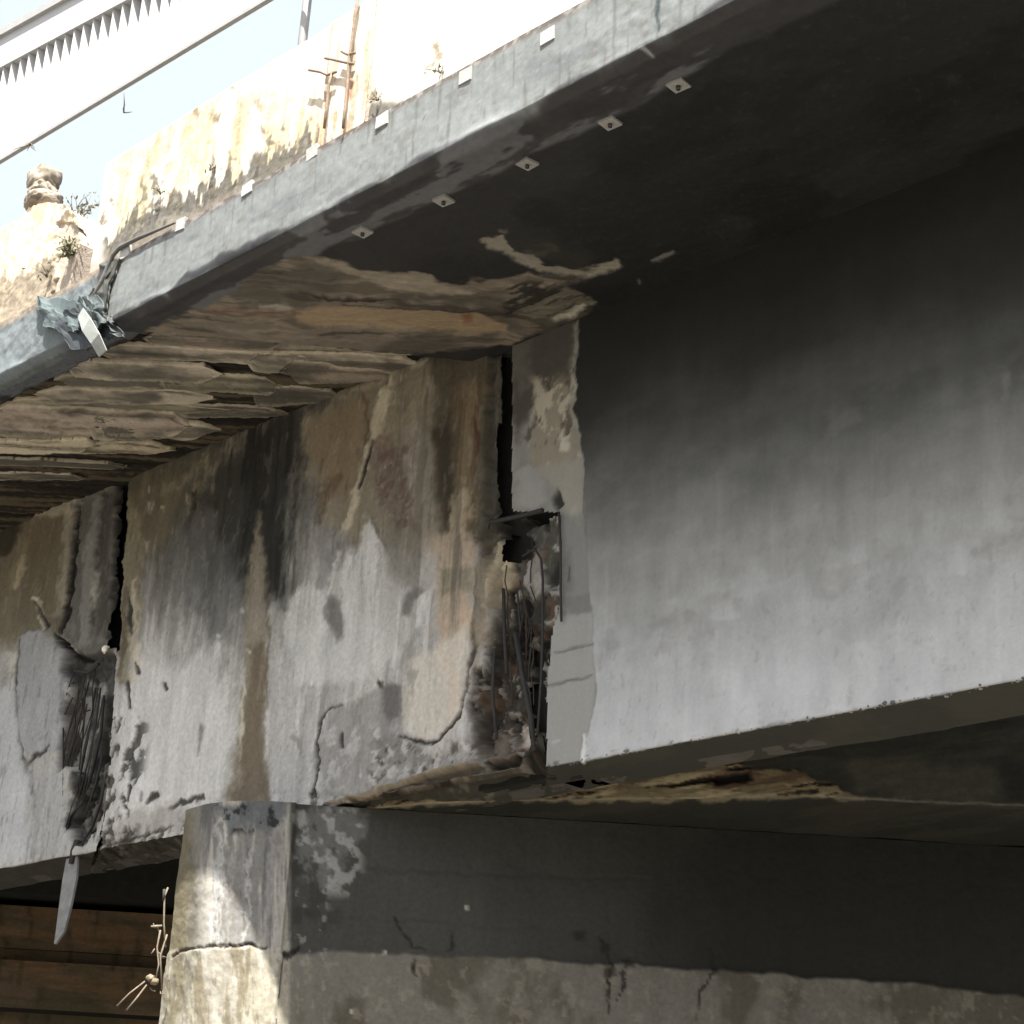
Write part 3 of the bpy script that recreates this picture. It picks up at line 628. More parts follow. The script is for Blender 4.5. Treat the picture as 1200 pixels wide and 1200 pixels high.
    p.line([(740, 52), (760, 60), (766, 66)], (170, 172, 172), [3, 5, 2], 1.6, .8, 3, gate=k)
    # relief; irregular arris
    cor = np.exp(-((zz-ZT)/.05)**2-((vv-VW)/.09)**2)
    p.rough(.030, .5, .5, cor, 3); p.rough(.014, .12, .12, cor); p.rough(.006, .6, .4); p.rough(.0015, .06, .05)
    return p
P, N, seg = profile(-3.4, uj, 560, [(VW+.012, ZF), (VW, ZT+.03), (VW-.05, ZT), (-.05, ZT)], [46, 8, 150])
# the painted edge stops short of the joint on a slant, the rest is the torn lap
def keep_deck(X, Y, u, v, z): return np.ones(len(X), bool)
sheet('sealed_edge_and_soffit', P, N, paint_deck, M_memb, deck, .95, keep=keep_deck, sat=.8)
prism('slab_core', [(-3.4, VW-.02), (uj(VW-.02)-.01, VW-.02), (uj(-1.9)-.01, -1.9), (-3.4, -1.9)], ZT+.035, ZF+.02, M_dark, deck)

# anchor plates on soffit
def plate(name, P_, e1, e2, n, s1, s2, th, mat, bolt=True, parent=None, seed=0):
    rnd = random.Random(seed); P_ = Vector(P_); e1 = Vector(e1).normalized(); n = Vector(n).normalized(); e2 = n.cross(e1).normalized()
    a = rnd.uniform(-.12, .12); e1, e2 = e1*cos(a)+e2*sin(a), e2*cos(a)-e1*sin(a)
    bm = bmesh.new(); c = [(-1, -1), (1, -1), (1, 1), (-1, 1)]
    lo_ = [bm.verts.new(P_+e1*x*s1/2+e2*y*s2/2-n*.01) for x, y in c]
    hi_ = [bm.verts.new(P_+e1*x*s1/2+e2*y*s2/2+n*(th+rnd.uniform(0, .004))) for x, y in c]
    bm.faces.new(lo_); bm.faces.new(hi_)
    for i in range(4): bm.faces.new((lo_[i], lo_[(i+1) % 4], hi_[(i+1) % 4], hi_[i]))
    bmesh.ops.recalc_face_normals(bm, faces=bm.faces); me = bpy.data.meshes.new(name); bm.to_mesh(me); bm.free(); me.materials.append(mat)
    o = bpy.data.objects.new(name, me); COL.objects.link(o); o.parent = parent; o.matrix_parent_inverse = parent.matrix_world.inverted()
    if bolt:
        b = tube('bolt', [P_+n*th, P_+n*(th+.014)], .009, M_bolt, o, 6); b.matrix_parent_inverse = Matrix.Identity(4)
        if parent: b.matrix_parent_inverse = parent.matrix_world.inverted() @ parent.matrix_world
    return o
for i, q in enumerate([(425, 271), (520, 234), (618, 191), (715, 143), (795, 99)]):
    t = on_z(*q, ZT); plate('anchor_plate', B(*t), BD, None, -ZZ, .066, .062, .007, M_plate, True, deck, i)
for i, q in enumerate([(147, 296), (212, 263), (290, 221), (366, 179), (448, 141), (546, 89), (642, 42)]):
    t = on_v(*q, VW+.010); plate('edge_clip', B(*t), BD, None, NV, .068, .058, .003, M_plate2, False, deck, 20+i)

# ================================================================== deck slab, left of the joint
deck2 = thing('bridge_deck', 'left deck slab with flaking tan soffit strips and torn edge wrap', 'bridge deck', tuple(B(4, .8, ZT2)))
def paint_slab2(X, Y, u, v, z):
    zz = z/S+ZB; vv = v/S
    p = Paint(X, Y, u, v-z, (108, 115, 117), 200)
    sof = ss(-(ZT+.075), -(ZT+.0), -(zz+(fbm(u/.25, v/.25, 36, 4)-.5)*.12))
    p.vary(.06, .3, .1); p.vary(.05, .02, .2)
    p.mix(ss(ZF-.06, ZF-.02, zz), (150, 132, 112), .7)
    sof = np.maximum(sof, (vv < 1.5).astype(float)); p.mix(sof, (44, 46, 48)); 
    band = sof*ss(1.2, 1.3, vv)
    p.noise((92, 96, 104), .4, .2, .46, .54, .85, gate=band)
    ins = sof*ss(-1.42, -1.36, -vv+.0*u+(fbm(u/.2, v/.2, 37, 4)-.5)*.10)
    p.mix(ins, (38, 35, 29))
    lay = fbm((u*.70+v*.72)/S/1.1, (u*.72-v*.70)/S/.06, 47, 5, .62)
    p.mix(ss(.5, .6, lay)*ins, (92, 82, 66), .8, h=.006); p.mix(ss(.42, .36, lay)*ins, (26, 25, 22), .8, h=-.006)
    cor = np.exp(-((zz-ZT)/.08)**2-((vv-VW)/.12)**2)
    p.rough(.03, .4, .4, cor, 3); p.rough(.012, .1, .1); p.rough(.004, .03, .03)
    return p
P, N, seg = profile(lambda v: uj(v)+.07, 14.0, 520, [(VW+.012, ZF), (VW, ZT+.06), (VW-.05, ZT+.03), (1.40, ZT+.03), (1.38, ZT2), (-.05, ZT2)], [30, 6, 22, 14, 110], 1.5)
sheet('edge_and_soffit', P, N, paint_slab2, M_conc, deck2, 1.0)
prism('slab_core', [(uj(VW-.1)+.09, VW-.1), (14, VW-.1), (14, -1.9), (uj(-1.9)+.09, -1.9)], ZT2+.03, ZF-.01, M_dark, deck2)
prism('slab_end_lip', [(uj(1.3)+.08, 1.30), (uj(1.3)+.16, 1.30), (uj(0)+.16, .0), (uj(0)+.08, .0)], ZT2-.02, ZT2+.05, M_dark, deck2)

# flaking soffit strips: ragged boards of old concrete, one object each
def board(k, x0, y0, x1, y1, th0, th1, col, drop, seed):
    """a ragged strip lying on the soffit from layout point 0 to 1 (its centre line), th = layout thickness at the ends"""
    n, m = 90, 12; s = np.linspace(0, 1, n)[:, None]; t = np.linspace(0, 1, m)[None]
    cx = x0+(x1-x0)*s; cy = y0+(y1-y0)*s
    rg = np.random.RandomState(seed); nz = lambda f, kk: (fbm(s*f+seed*3.1, s*0+kk, seed+kk, 5, .6)-.5)
    up = (th0+(th1-th0)*s)/2*(1.15+.5*nz(5, 1)+.2*nz(43, 5)); dn = (th0+(th1-th0)*s)/2*(1.15+.6*nz(5, 2)+.25*nz(37, 6))
    endt = np.clip(s*rg.uniform(4, 30), 0, 1)*np.clip((1-s)*rg.uniform(4, 14), 0, 1)
    yy = cy+(-up*endt)*(1-t)+(dn*endt)*t+5*nz(2.5, 3)
    xx = cx+0*t+22*(fbm(t*5+s*0, s*0+seed, seed+4, 3)-.5)
    zpl = ZT2-drop*.38-.004
    d = np.stack([(xx-600)*cos(ROLL)+(yy-600)*sin(ROLL), -(xx-600)*sin(ROLL)+(yy-600)*cos(ROLL)], -1)
    D_ = R_*d[..., :1]-U_*d[..., 1:]+F_*F_PX
    zw = 1.6+(zpl-1.6)*S; P = CAM+D_*((zw-1.6)/D_[..., 2:3])
    P = P.copy(); q = P-P0; u = q@BD; v = q@NV
    al = u*.70+v*.72; ac = u*.72-v*.70
    relief = (fbm(al/.25, ac/.05, seed+9, 5, .6)-.5)*.011+(fbm(al/.6, ac/.018, seed+12, 4)-.5)*.008
    P[..., 2] -= relief
    edge = np.minimum(t, 1-t)*np.ones_like(s)
    back = P.copy(); back[..., 2] = 1.6+(ZT2+.02-1.6)*S
    c = np.tile(np.array(col, float), (n, m, 1))
    wq = (fbm(u/.3, v/.3, seed+18, 5, .6)-.5)*.12; f1 = fbm(al/.5, (ac+wq)/.08, seed+20, 6, .62); f2 = fbm(u/.15, v/.15, seed+25, 5, .6); f3 = fbm(u/.3+9, v/.3, seed+30, 4)
    def mx(mask, cc, a=1): nonlocal c; mk = (mask*a)[..., None]; c = c*(1-mk)+np.array(cc, float)*mk
    f4 = fbm(al/1.3, (ac+wq*.5)/.05, seed+33, 5, .6); mx(ss(.46, .66, f1), (144, 136, 120), .4); mx(ss(.50, .34, f1), (70, 64, 55), .6); mx(ss(.50, .68, f2), (84, 82, 70), .6); mx(ss(.50, .66, f3), (58, 56, 50), .75); mx(ss(.52, .70, f4), (50, 47, 40), .7)
    mx(ss(.14, .02, edge+.1*(f2-.5)), (172, 160, 134), .55)
    dark = ss(330, 420, xx+.0*yy)*ss(420, 460, yy)  # shadow near the web, painted into the strip colours
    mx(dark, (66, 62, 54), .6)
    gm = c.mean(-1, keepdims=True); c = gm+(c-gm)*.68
    A = np.clip(lin(np.clip(c, 8, 250))*RK, .015, .7).reshape(-1, 3)
    V = np.vstack([P.reshape(-1, 3), back.reshape(-1, 3)]); A = np.vstack([A, A*.5])
    F1 = grid_faces(n, m); o_ = n*m; rim = []
    for a in range(n-1): rim += [(a*m, (a+1)*m, o_+(a+1)*m, o_+a*m), (a*m+m-1, o_+a*m+m-1, o_+(a+1)*m+m-1, (a+1)*m+m-1)]
    return mesh_obj('soffit_strip', V, np.vstack([F1, np.array(rim)]), M_conc, deck2, A)
TAN = (122, 114, 99); TAN2 = (114, 107, 92); PINK = (127, 114, 101); GRY = (88, 83, 71); DK = (62, 58, 49)
boards = [  # x0,y0,x1,y1,th0,th1,colour,drop
    (180, 382, 470, 398, 16, 10, GRY, .035), (172, 396, 330, 404, 16, 14, (92, 80, 70), .05), (255, 402, 560, 410, 22, 12, (96, 90, 72), .02),
    (110, 412, 380, 424, 14, 12, TAN, .045), (290, 424, 490, 428, 22, 14, TAN2, .05), (330, 436, 470, 440, 26, 8, (118, 104, 90), .06),
    (85, 432, 260, 440, 20, 16, TAN, .06), (190, 446, 330, 452, 24, 18, (88, 84, 66), .03), (70, 446, 210, 452, 12, 14, TAN2, .04), (300, 462, 400, 468, 26, 10, (70, 66, 58), .03),
    (40, 462, 250, 468, 14, 14, TAN, .05), (10, 474, 270, 480, 14, 10, (104, 100, 78), .03), (-30, 492, 225, 500, 34, 26, PINK, .06), (110, 502, 260, 506, 26, 14, TAN2, .055),
    (200, 480, 340, 486, 16, 8, DK, .03), (-30, 524, 110, 524, 12, 16, (146, 136, 110), .07), (60, 524, 205, 528, 10, 12, (130, 118, 92), .05), (-40, 506, 60, 510, 10, 12, TAN2, .04), (-40, 540, 150, 547, 7, 6, (48, 46, 38), .035), (-30, 556, 100, 560, 8, 6, (60, 57, 46), .03)]
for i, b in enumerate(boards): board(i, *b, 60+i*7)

# pale hanging flap and crumpled wrap at the deck joint
wrap = thing('torn_membrane', 'crumpled blue grey membrane bunched at the end of the left deck edge', 'membrane', tuple(B(*on_v(85, 380, VW))))
def crumple(name, pts, c, seed, off=.02, amp=.03, k=1.0):
    """closed lumpy cloth patch over layout quad pts (tl,tr,br,bl) on the plane v=VW"""
    n = 44; s, t = np.meshgrid(np.linspace(0, 1, n), np.linspace(0, 1, n), indexing='ij'); q = np.array(pts, float)
    xy = (q[0]*((1-s)*(1-t))[..., None]+q[1]*(s*(1-t))[..., None]+q[2]*(s*t)[..., None]+q[3]*((1-s)*t)[..., None])
    jx = (fbm(s*4+seed, t*4, seed, 4)-.5)*10; jy = (fbm(s*4, t*4+seed, seed+3, 4)-.5)*10
    P = np.array([[on_v(xy[i, j_, 0]+jx[i, j_], xy[i, j_, 1]+jy[i, j_], VW+off) for j_ in range(n)] for i in range(n)])
    P = B(P[..., 0], P[..., 1], P[..., 2])
    rid = np.abs(fbm(s*2.2+seed, t*1.1, seed+6, 3, .45)-.5)*2; hh = (1-rid)**2*amp*.8
    P = P+NV*hh[..., None]
    cc = np.array(c, float)*(0.85+.3*fbm(s*4, t*2, seed+9, 4))[..., None]
    Bk = P-NV*.012
    V = np.vstack([P.reshape(-1, 3), Bk.reshape(-1, 3)]); F1 = grid_faces(n, n); F2 = F1[:, ::-1]+n*n
    idx = np.arange(n*n).reshape(n, n); rim = []
    for ed in (idx[0], idx[-1], idx[:, 0], idx[:, -1]):
        for a, b in zip(ed[:-1], ed[1:]): rim.append((a, b, b+n*n, a+n*n))
    A = np.clip(lin(np.clip(cc, 5, 250))*k, .02, .8).reshape(-1, 3)
    return mesh_obj(name, V, np.vstack([F1, F2, np.array(rim)]), M_memb, wrap, np.vstack([A, A]))
crumple('membrane_fold', [(46, 348), (92, 352), (100, 392), (52, 384)], (96, 108, 110), 3, .03, .035, .7)
crumple('membrane_fold', [(58, 370), (100, 362), (122, 404), (90, 412)], (70, 76, 80), 9, .02, .035, .6)
crumple('membrane_fold', [(92, 352), (116, 346), (128, 376), (108, 392)], (84, 94, 95), 15, .035, .03, .6)
crumple('membrane_fold', [(104, 348), (130, 300), (142, 304), (122, 366)], (92, 94, 90), 21, .02, .02, .6)
crumple('membrane_fold', [(112, 372), (130, 372), (146, 392), (122, 398)], (78, 84, 86), 27, .0, .04, .5)
fl = [B(*on_v(94, 366, VW+.07)), B(*on_v(101, 380, VW+.10)), B(*on_v(111, 397, VW+.08)), B(*on_v(120, 414, VW+.03))]
o = strip_box('hanging_flap', fl, [.05, .075, .07, .055], .006, NV, material('pale_tape', .6, .3, .2, 60, .1, 30, (.28, .30, .29)), None, 4, .1)
tag(o, 'pale strip of torn tape hanging down beside the deck joint', 'tape strip')
ew = [B(*on_v(x, y, VW+.03)) for x, y in [(103, 362), (112, 345), (124, 322), (132, 300), (140, 290), (158, 281), (180, 272), (205, 261)]]
tube('edge_bead', ew, [.014, .016, .014, .012, .012, .01, .008, .006], material('sealant_bead', .7, .3, .3, 60, .15, 30, (.12, .12, .115)), deck, 6, .2, 3)

# ================================================================== parapets
def paint_par(X, Y, u, v, z):
    zz = z/S+ZB
    p = Paint(X, Y, u, z, (206, 200, 186), 260)
    p.vary(.06, .4, .3); p.vary(.05, .05, .4)
    p.noise((186, 166, 122), .12, .5, .46, .60, .8, gate=.7*p.box(130, 130, 420, 290, 30))
    p.noise((176, 128, 100), .10, .22, .56, .66, .8, gate=.45*p.box(150, 100, 440, 240, 25))
    p.noise((150, 140, 112), .04, .3, .60, .70, .5, gate=p.box(130, 100, 420, 280, 20))
    p.poly([(380, 60), (436, 30), (430, 150), (395, 165), (380, 140)], (198, 170, 146), 9, .6, 10)
    edge = 336-.49*X+fbm(u/.06, z/.3, 61, 5, .65)*74-37      # ragged top of the grey lichen zone
    g = ss(-2, 4, Y-edge+2)*p.box(120, 120, 480, 330, 6)
    p.mix(g, (80, 78, 73), .85)
    p.noise((134, 128, 116), .05, .05, .56, .64, .6, gate=g)
    p.noise((70, 66, 56), .04, .05, .60, .68, .7, gate=g)
    for x, y, r in [(272, 92, 7), (305, 72, 8), (318, 64, 10), (225, 118, 8), (236, 133, 6), (304, 118, 5), (132, 162, 9), (262, 98, 4), (180, 150, 4), (248, 138, 6), (330, 40, 5), (517, 62, 9), (502, 74, 4), (440, 105, 6)]:
        p.poly([(x-r*.5, y-r), (x+r*.6, y-r*1.1), (x+r*.5, y+r), (x, y+r*1.6), (x-r*.6, y+r*.6)], (112, 100, 82), 3, .7, 9)
    for i in range(46):
        rg = random.Random(300+i); x = 120+rg.random()*330; y = 349-.49*x-8-rg.random()**2*46; r = 2+rg.random()*5
        p.poly([(x-r*.6, y+r), (x-r*.2, y-r*2.2), (x+r*.3, y-r*.6), (x+r, y+r)], (96, 90, 78), 2, .8, 6)
    p.mix(ss(0, 14, Y-(352-.49*X)), (142, 130, 116), .6)
    p.rough(.006, .2, .2); p.rough(.003, .04, .05)
    return p
par = thing('parapet', 'sun bleached concrete parapet with yellow stains and grey lichen above the repaired edge', 'parapet', tuple(B(0, VW, ZF)))
P, N, seg = profile(-3.4, 2.74, 460, [(VW-.23, ZP), (VW-.02, ZP), (VW-.03, ZF-.02)], [8, 110])
sheet('parapet_face', P, N, paint_par, M_conc, par, 1.0)
prism('parapet_core', [(-3.4, VW-.05), (2.735, VW-.05), (2.735, VW-.24), (-3.4, VW-.24)], ZF-.02, ZP-.012, material('pale_concrete', .9, .2, .4, 55, .12, 20, (.5, .48, .43)), par)
def paint_pil(X, Y, u, v, z):
    p = Paint(X, Y, u, z, (208, 196, 176), 300); p.vary(.08, .1, .3)
    p.noise((198, 148, 120), .08, .2, .5, .6, .8, gate=ss(70, 100, Y)); p.noise((130, 118, 98), .03, .25, .58, .66, .5); p.rough(.006, .08, .1)
    return p
uA = on_v(432, 80, VW)[0]; uB = on_v(381, 80, VW)[0]
P, N, seg = profile(uA, uB, 60, [(VW-.03, ZP+.01), (VW-.008, ZP), (VW-.008, ZF+.015), (VW-.03, ZF+.005)], [4, 80, 4])
sheet('pilaster', P, N, paint_pil, M_conc, par, .95)
prism('pilaster_core', [(uA, VW-.012), (uB, VW-.012), (uB, VW-.04), (uA, VW-.04)], ZF+.03, ZP-.005, M_gen_p := material('pale_concrete_side', .9, .2, .4, 55, .12, 20, (.42, .36, .30)), par)
M_pipe = material('pale_rusty_pipe', .8, .3, .4, 150, .3, 60, (.24, .18, .14))
cond = thing('conduit', 'pair of thin rusty conduits with bent brackets running up the parapet pilaster', 'pipe', tuple(B(*on_v(400, 140, VW+.05))))
tube('pipe', [B(*on_v(x, y, VW+.03)) for x, y in [(422, -20), (416, 20), (412, 50), (409, 68), (407, 100), (404, 130), (402, 150)]], .0065, M_pipe, cond, 8)
tube('pipe', [B(*on_v(x, y, VW+.03)) for x, y in [(390, 84), (385, 100), (383, 125), (380, 150)]], .0065, M_pipe, cond, 8)
for a in ([(381, 68), (392, 70), (400, 72), (414, 75)], [(362, 82), (375, 84), (384, 88), (394, 84)], [(400, 60), (408, 64), (416, 62)]):
    tube('bracket', [B(*on_v(x, y, VW+.03)) for x, y in a], .0065, M_pipe, cond, 6)

par2 = thing('parapet', 'broken left parapet with a ragged crumbled end and lichen stained foot', 'parapet', tuple(B(3.6, VW, ZF)))
def paint_par2(X, Y, u, v, z):
    p = Paint(X, Y, u, z, (208, 192, 166), 340); p.vary(.07, .3, .3); p.vary(.06, .05, .3)
    p.noise((206, 164, 128), .2, .3, .5, .64, .7); p.noise((170, 160, 122), .05, .2, .56, .66, .7, gate=p.box(55, 235, 100, 285, 10))
    edge = 360-.45*X-34+fbm(u/.06, z/.2, 66, 5, .6)*44-20
    g = ss(-2, 4, Y-edge)*ss(-70, -60, -X); p.mix(g, (104, 96, 84), .7); p.noise((172, 160, 136), .05, .05, .54, .62, .6, gate=g)
    p.mix(ss(360, 366, Y+.49*X), (160, 148, 130), .5)
    q = p.poly([(70, 262), (92, 268), (94, 380), (66, 380), (72, 330), (66, 300)], (72, 68, 62), 4, .95, 7, h=-.07)
    p.noise((26, 25, 22), .05, .05, .46, .54, .9, gate=q, h=-.03); p.noise((150, 146, 134), .04, .05, .58, .66, .8, gate=q, h=.02)
    p.rough(.03, .08, .08, ss(55, 70, X)); p.rough(.008, .1, .1); p.rough(.003, .03, .03)
    return p
def keep_par2(X, Y, u, v, z):
    top = np.interp(X+(fbm(u/.1, z*0, 68, 4)-.5)*10, [-2200, 0, 20, 33, 46, 60, 80, 92, 96], [1640, 268, 258, 243, 238, 236, 240, 252, 275])
    return Y > top
P, N, seg = profile(2.97, 13.9, 460, [(VW-.03, ZP+.35), (VW-.03, ZF+.0)], [150], 1.7)
sheet('parapet_face', P, N, paint_par2, M_conc, par2, 1.0, keep=keep_par2)
def core2():
    X = [-1500, -700, -100, 0, 20, 33, 60, 80, 90, 93]; T = [1205, 705, 333, 271, 262, 247, 240, 244, 254, 285]
    top = [on_v(x, t, VW-.04) for x, t in zip(X, T)]
    bm = bmesh.new(); fr = []; bk = []
    ring = [(u, z) for u, _, z in top]+[(2.99, ZF), (top[0][0], ZF)]
    f = [bm.verts.new(B(u, VW-.045, z)) for u, z in ring]; b = [bm.verts.new(B(u, VW-.24, z)) for u, z in ring]
    bm.faces.new(f); bm.faces.new(b[::-1])
    for i in range(len(f)): bm.faces.new((f[i], f[(i+1) % len(f)], b[(i+1) % len(f)], b[i]))
    bmesh.ops.recalc_face_normals(bm, faces=bm.faces); me = bpy.data.meshes.new('parapet_core'); bm.to_mesh(me); bm.free(); me.materials.append(M_gen_p)
    o = bpy.data.objects.new('parapet_core', me); COL.objects.link(o); o.parent = par2; o.matrix_parent_inverse = par2.matrix_world.inverted()
core2()
def rock(name, c, r, sc, seed, col, mat, parent=None, sub=4, amp=.5, k=1.0):
    bm = bmesh.new(); bmesh.ops.create_icosphere(bm, subdivisions=sub, radius=1)
    V = np.array([v.co[:] for v in bm.verts]); Fc = np.array([[v.index for v in f.verts] for f in bm.faces]); bm.free()
    V = np.sign(V)*np.abs(V)**.75
    d = fbm(V[:, 0]*1.6+V[:, 2]*2.1+20, V[:, 1]*1.6-V[:, 2]*1.2+20, seed, 5, .6)-.5
    V = V*(1+amp*d[:, None])
    W = np.array(c)+r*(V[:, :1]*sc[0]*BD+V[:, 1:2]*sc[1]*NV+V[:, 2:]*sc[2]*ZZ)
    cc = np.array(col, float)*(0.55+.9*fbm(V[:, 0]*2+9, V[:, 2]*2+V[:, 1], seed+4, 5, .65))[:, None]
    return mesh_obj(name, W, Fc, mat, parent, np.clip(lin(np.clip(cc, 5, 250))*k, .02, .8))
st = thing('post_stump', 'broken grey concrete post stump standing on the left parapet against the sky', 'post stump', tuple(B(*on_v(50, 243, VW-.12))))
for nm_, q, r, sc in [('stump_block', (51, 212), .085, (.95, .9, .85)), ('stump_block', (50, 226), .08, (1.0, .9, .7)), ('stump_base', (51, 238), .09, (1.05, .9, .55))]:
    rock(nm_, B(*on_v(*q, VW-.12)), r, sc, 5+q[1], (150, 142, 130), M_conc, st, 4, .8, .9)

# shrubs, weeds and twigs
def bush(name, label, roots, up, n, L, seed, leafs=60, mat=M_twig, leafmat=M_leaf, ls=.012):
    rnd = random.Random(seed); t = thing(name, label, 'plant', tuple(roots)); root = Vector(roots); upv = Vector(up).normalized()
    tips = []
    for i in range(n):
        p = root.copy(); d = (upv+Vector((rnd.gauss(0, .35), rnd.gauss(0, .35), rnd.gauss(0, .2)))).normalized(); pts = [p.copy()]; ll = L*rnd.uniform(.5, 1)
        for k in range(6):
            d = (d+Vector((rnd.gauss(0, .22), rnd.gauss(0, .22), rnd.gauss(0, .15)))).normalized(); p = p+d*ll/6; pts.append(p.copy()); tips.append((p.copy(), d.copy()))
        tube('stem', pts, [.0035*(1-.12*k) for k in range(7)], mat, t, 4)
    V = []; Fc = []
    for i in range(leafs):
        p, d = rnd.choice(tips); p = p+Vector((rnd.gauss(0, .012),)*3); a = Vector((rnd.gauss(0, 1), rnd.gauss(0, 1), rnd.gauss(0, 1))).normalized(); b = a.cross(d).normalized(); s = ls*rnd.uniform(.6, 1.5)
        k = len(V); V += [p, p+a*s+b*s*.35, p+a*s*2, p+a*s-b*s*.35]; Fc.append((k, k+1, k+2, k+3))
    if V:
        o = mesh_obj('foliage', np.array([v[:] for v in V]), np.array(Fc), leafmat, t, None, False); o['kind'] = 'stuff'
    if name == 'small_weed': t['group'] = 'small weeds on the parapets'
    return t
bush('dry_shrub', 'wispy grey shrub growing up from the gap between the two parapets', B(*on_v(88, 262, VW-.1)), ZZ, 12, .26, 3, 130)
bush('leafy_weed', 'dark leafy weed filling the gap between the parapets, lower than the shrub', B(*on_v(82, 300, VW-.02)), ZZ+NV*.5, 9, .12, 8, 240, ls=.014)
bush('small_weed', 'small weed sprouting at the foot of the broken left parapet', B(*on_v(55, 325, VW+.0)), ZZ+NV*.3, 5, .10, 12, 30)
for i, (x, y, L_, lab) in enumerate([(188, 228, .09, 'small grey weed above the third edge clip from the left, on the lichen'), (246, 200, .07, 'small weed on the parapet foot right of a spiky grey patch'), (442, 118, .06, 'lone tuft on the white parapet just right of the conduits'), (516, 86, .10, 'thin weed with small leaves on the blank white parapet')]):
    bush('small_weed', lab, B(*on_v(x, y, VW+.0)), ZZ+NV*.15, 4, L_, 30+i, 26, ls=.008)

# ================================================================== metal barrier above the parapet
bar = thing('metal_barrier', 'white corrugated sheet barrier with grey rails behind the left parapet', 'barrier', tuple(B(3, 1.2, ZP)))
VB = 1.15
def bq(x, y, dv=0): return np.array(B(*on_v(x, y, VB+dv)))
def edge_line(p, q, e0, e1, n):
    a = on_v(*p, VB); b = on_v(*q, VB); s = np.linspace(e0, e1, n); return np.array([[a[0]+(b[0]-a[0])*k, VB, a[2]+(b[2]-a[2])*k] for k in s])
nn = 1601
lowe = edge_line((0, 187), (310, 0), -1.3, 2.2, nn); tope = edge_line((0, 80), (150, 0), -2.6, 6.5, nn)
# put both edges on the same u stations
us = np.linspace(8.6, -1.6, nn)
zl = np.interp(us, lowe[::-1, 0] if lowe[0, 0] > lowe[-1, 0] else lowe[:, 0], lowe[::-1, 2] if lowe[0, 0] > lowe[-1, 0] else lowe[:, 2])
zt = np.interp(us, tope[::-1, 0] if tope[0, 0] > tope[-1, 0] else tope[:, 0], tope[::-1, 2] if tope[0, 0] > tope[-1, 0] else tope[:, 2])
pitch_ = .125
ph = (us/pitch_) % 1.0; wave = np.where(ph < .7, ph/.7, (1-ph)/.3)       # saw-tooth ribs
rows = []
for f in np.linspace(0, 1, 5): rows.append(B(us, VB-.14*wave, zl+(.13*wave)*(1-f)+(zt-zl)*f))
Pm = np.array(rows); V = Pm.reshape(-1, 3); Vb = V-NV*.004
Fm = grid_faces(5, nn)
mesh_obj('corrugated_sheet', np.vstack([V, Vb]), np.vstack([Fm, Fm[:, ::-1]+len(V)]), M_sheet, bar, None, False)
def railbox(name, us_, z_, dv0, dv1, h0, h1, mat):
    bm = bmesh.new(); rr = []
    for u, z in zip(us_, z_): rr.append([bm.verts.new(B(u, VB+a, z+b)) for a, b in ((dv0, h0), (dv1, h0), (dv1, h1), (dv0, h1))])
    for i in range(len(rr)-1):
        for k in range(4): bm.faces.new((rr[i][k], rr[i][(k+1) % 4], rr[i+1][(k+1) % 4], rr[i+1][k]))
    bm.faces.new(rr[0]); bm.faces.new(rr[-1]); bmesh.ops.recalc_face_normals(bm, faces=bm.faces)
    me = bpy.data.meshes.new(name); bm.to_mesh(me); bm.free(); me.materials.append(mat); o = bpy.data.objects.new(name, me); COL.objects.link(o); o.parent = bar; o.matrix_parent_inverse = bar.matrix_world.inverted(); return o
sel = slice(0, nn, 100)
us2 = us[::100]; railbox('bottom_rail', us2, zl[::100], -.02, .012, -.022, .004, M_rail)
railbox('cap_rail', us2, zt[::100], -.16, .006, .002, .03, M_sheet)
railbox('upper_sheet', us2, zt[::100], -.03, .0, .03, .30, M_sheet)
railbox('top_rail', us2, zt[::100]+.16, -.02, .03, .14, .20, M_rail)
for x in (-400, -150, 345): 
    a = on_v(x, 187-.603*x, VB)
    tube('post', [B(a[0], VB-.11, ZP-.4), B(a[0], VB-.11, ZP+2.2)], .022, M_rail, bar, 8)
for x, y, s_, lab in [(36, 168, 5, 'dead twig hanging from the bottom rail of the white barrier above the post stump'), (145, 132, 11, 'tiny dry twig caught on the white parapet top near its left end')]:
    q = bq(x, y, .05) if x < 100 else np.array(B(*on_v(x, y, VW+.02)))
    t_ = thing('dry_twig', lab, 'twig', tuple(q)); q = Vector(q); rnd = random.Random(s_); dn = Vector((0, 0, -1)) if x < 100 else Vector(BD)*-1
    for k in range(5):
        d = (dn+Vector((rnd.gauss(0, .5), rnd.gauss(0, .3), rnd.gauss(0, .5)))).normalized(); L_ = (.10 if k == 0 else .05)
        tube('stem', [q, q+d*L_*.5, q+d*L_+Vector((rnd.gauss(0, .01), 0, 0))], [.004, .003, .001], M_twig, t_, 4)

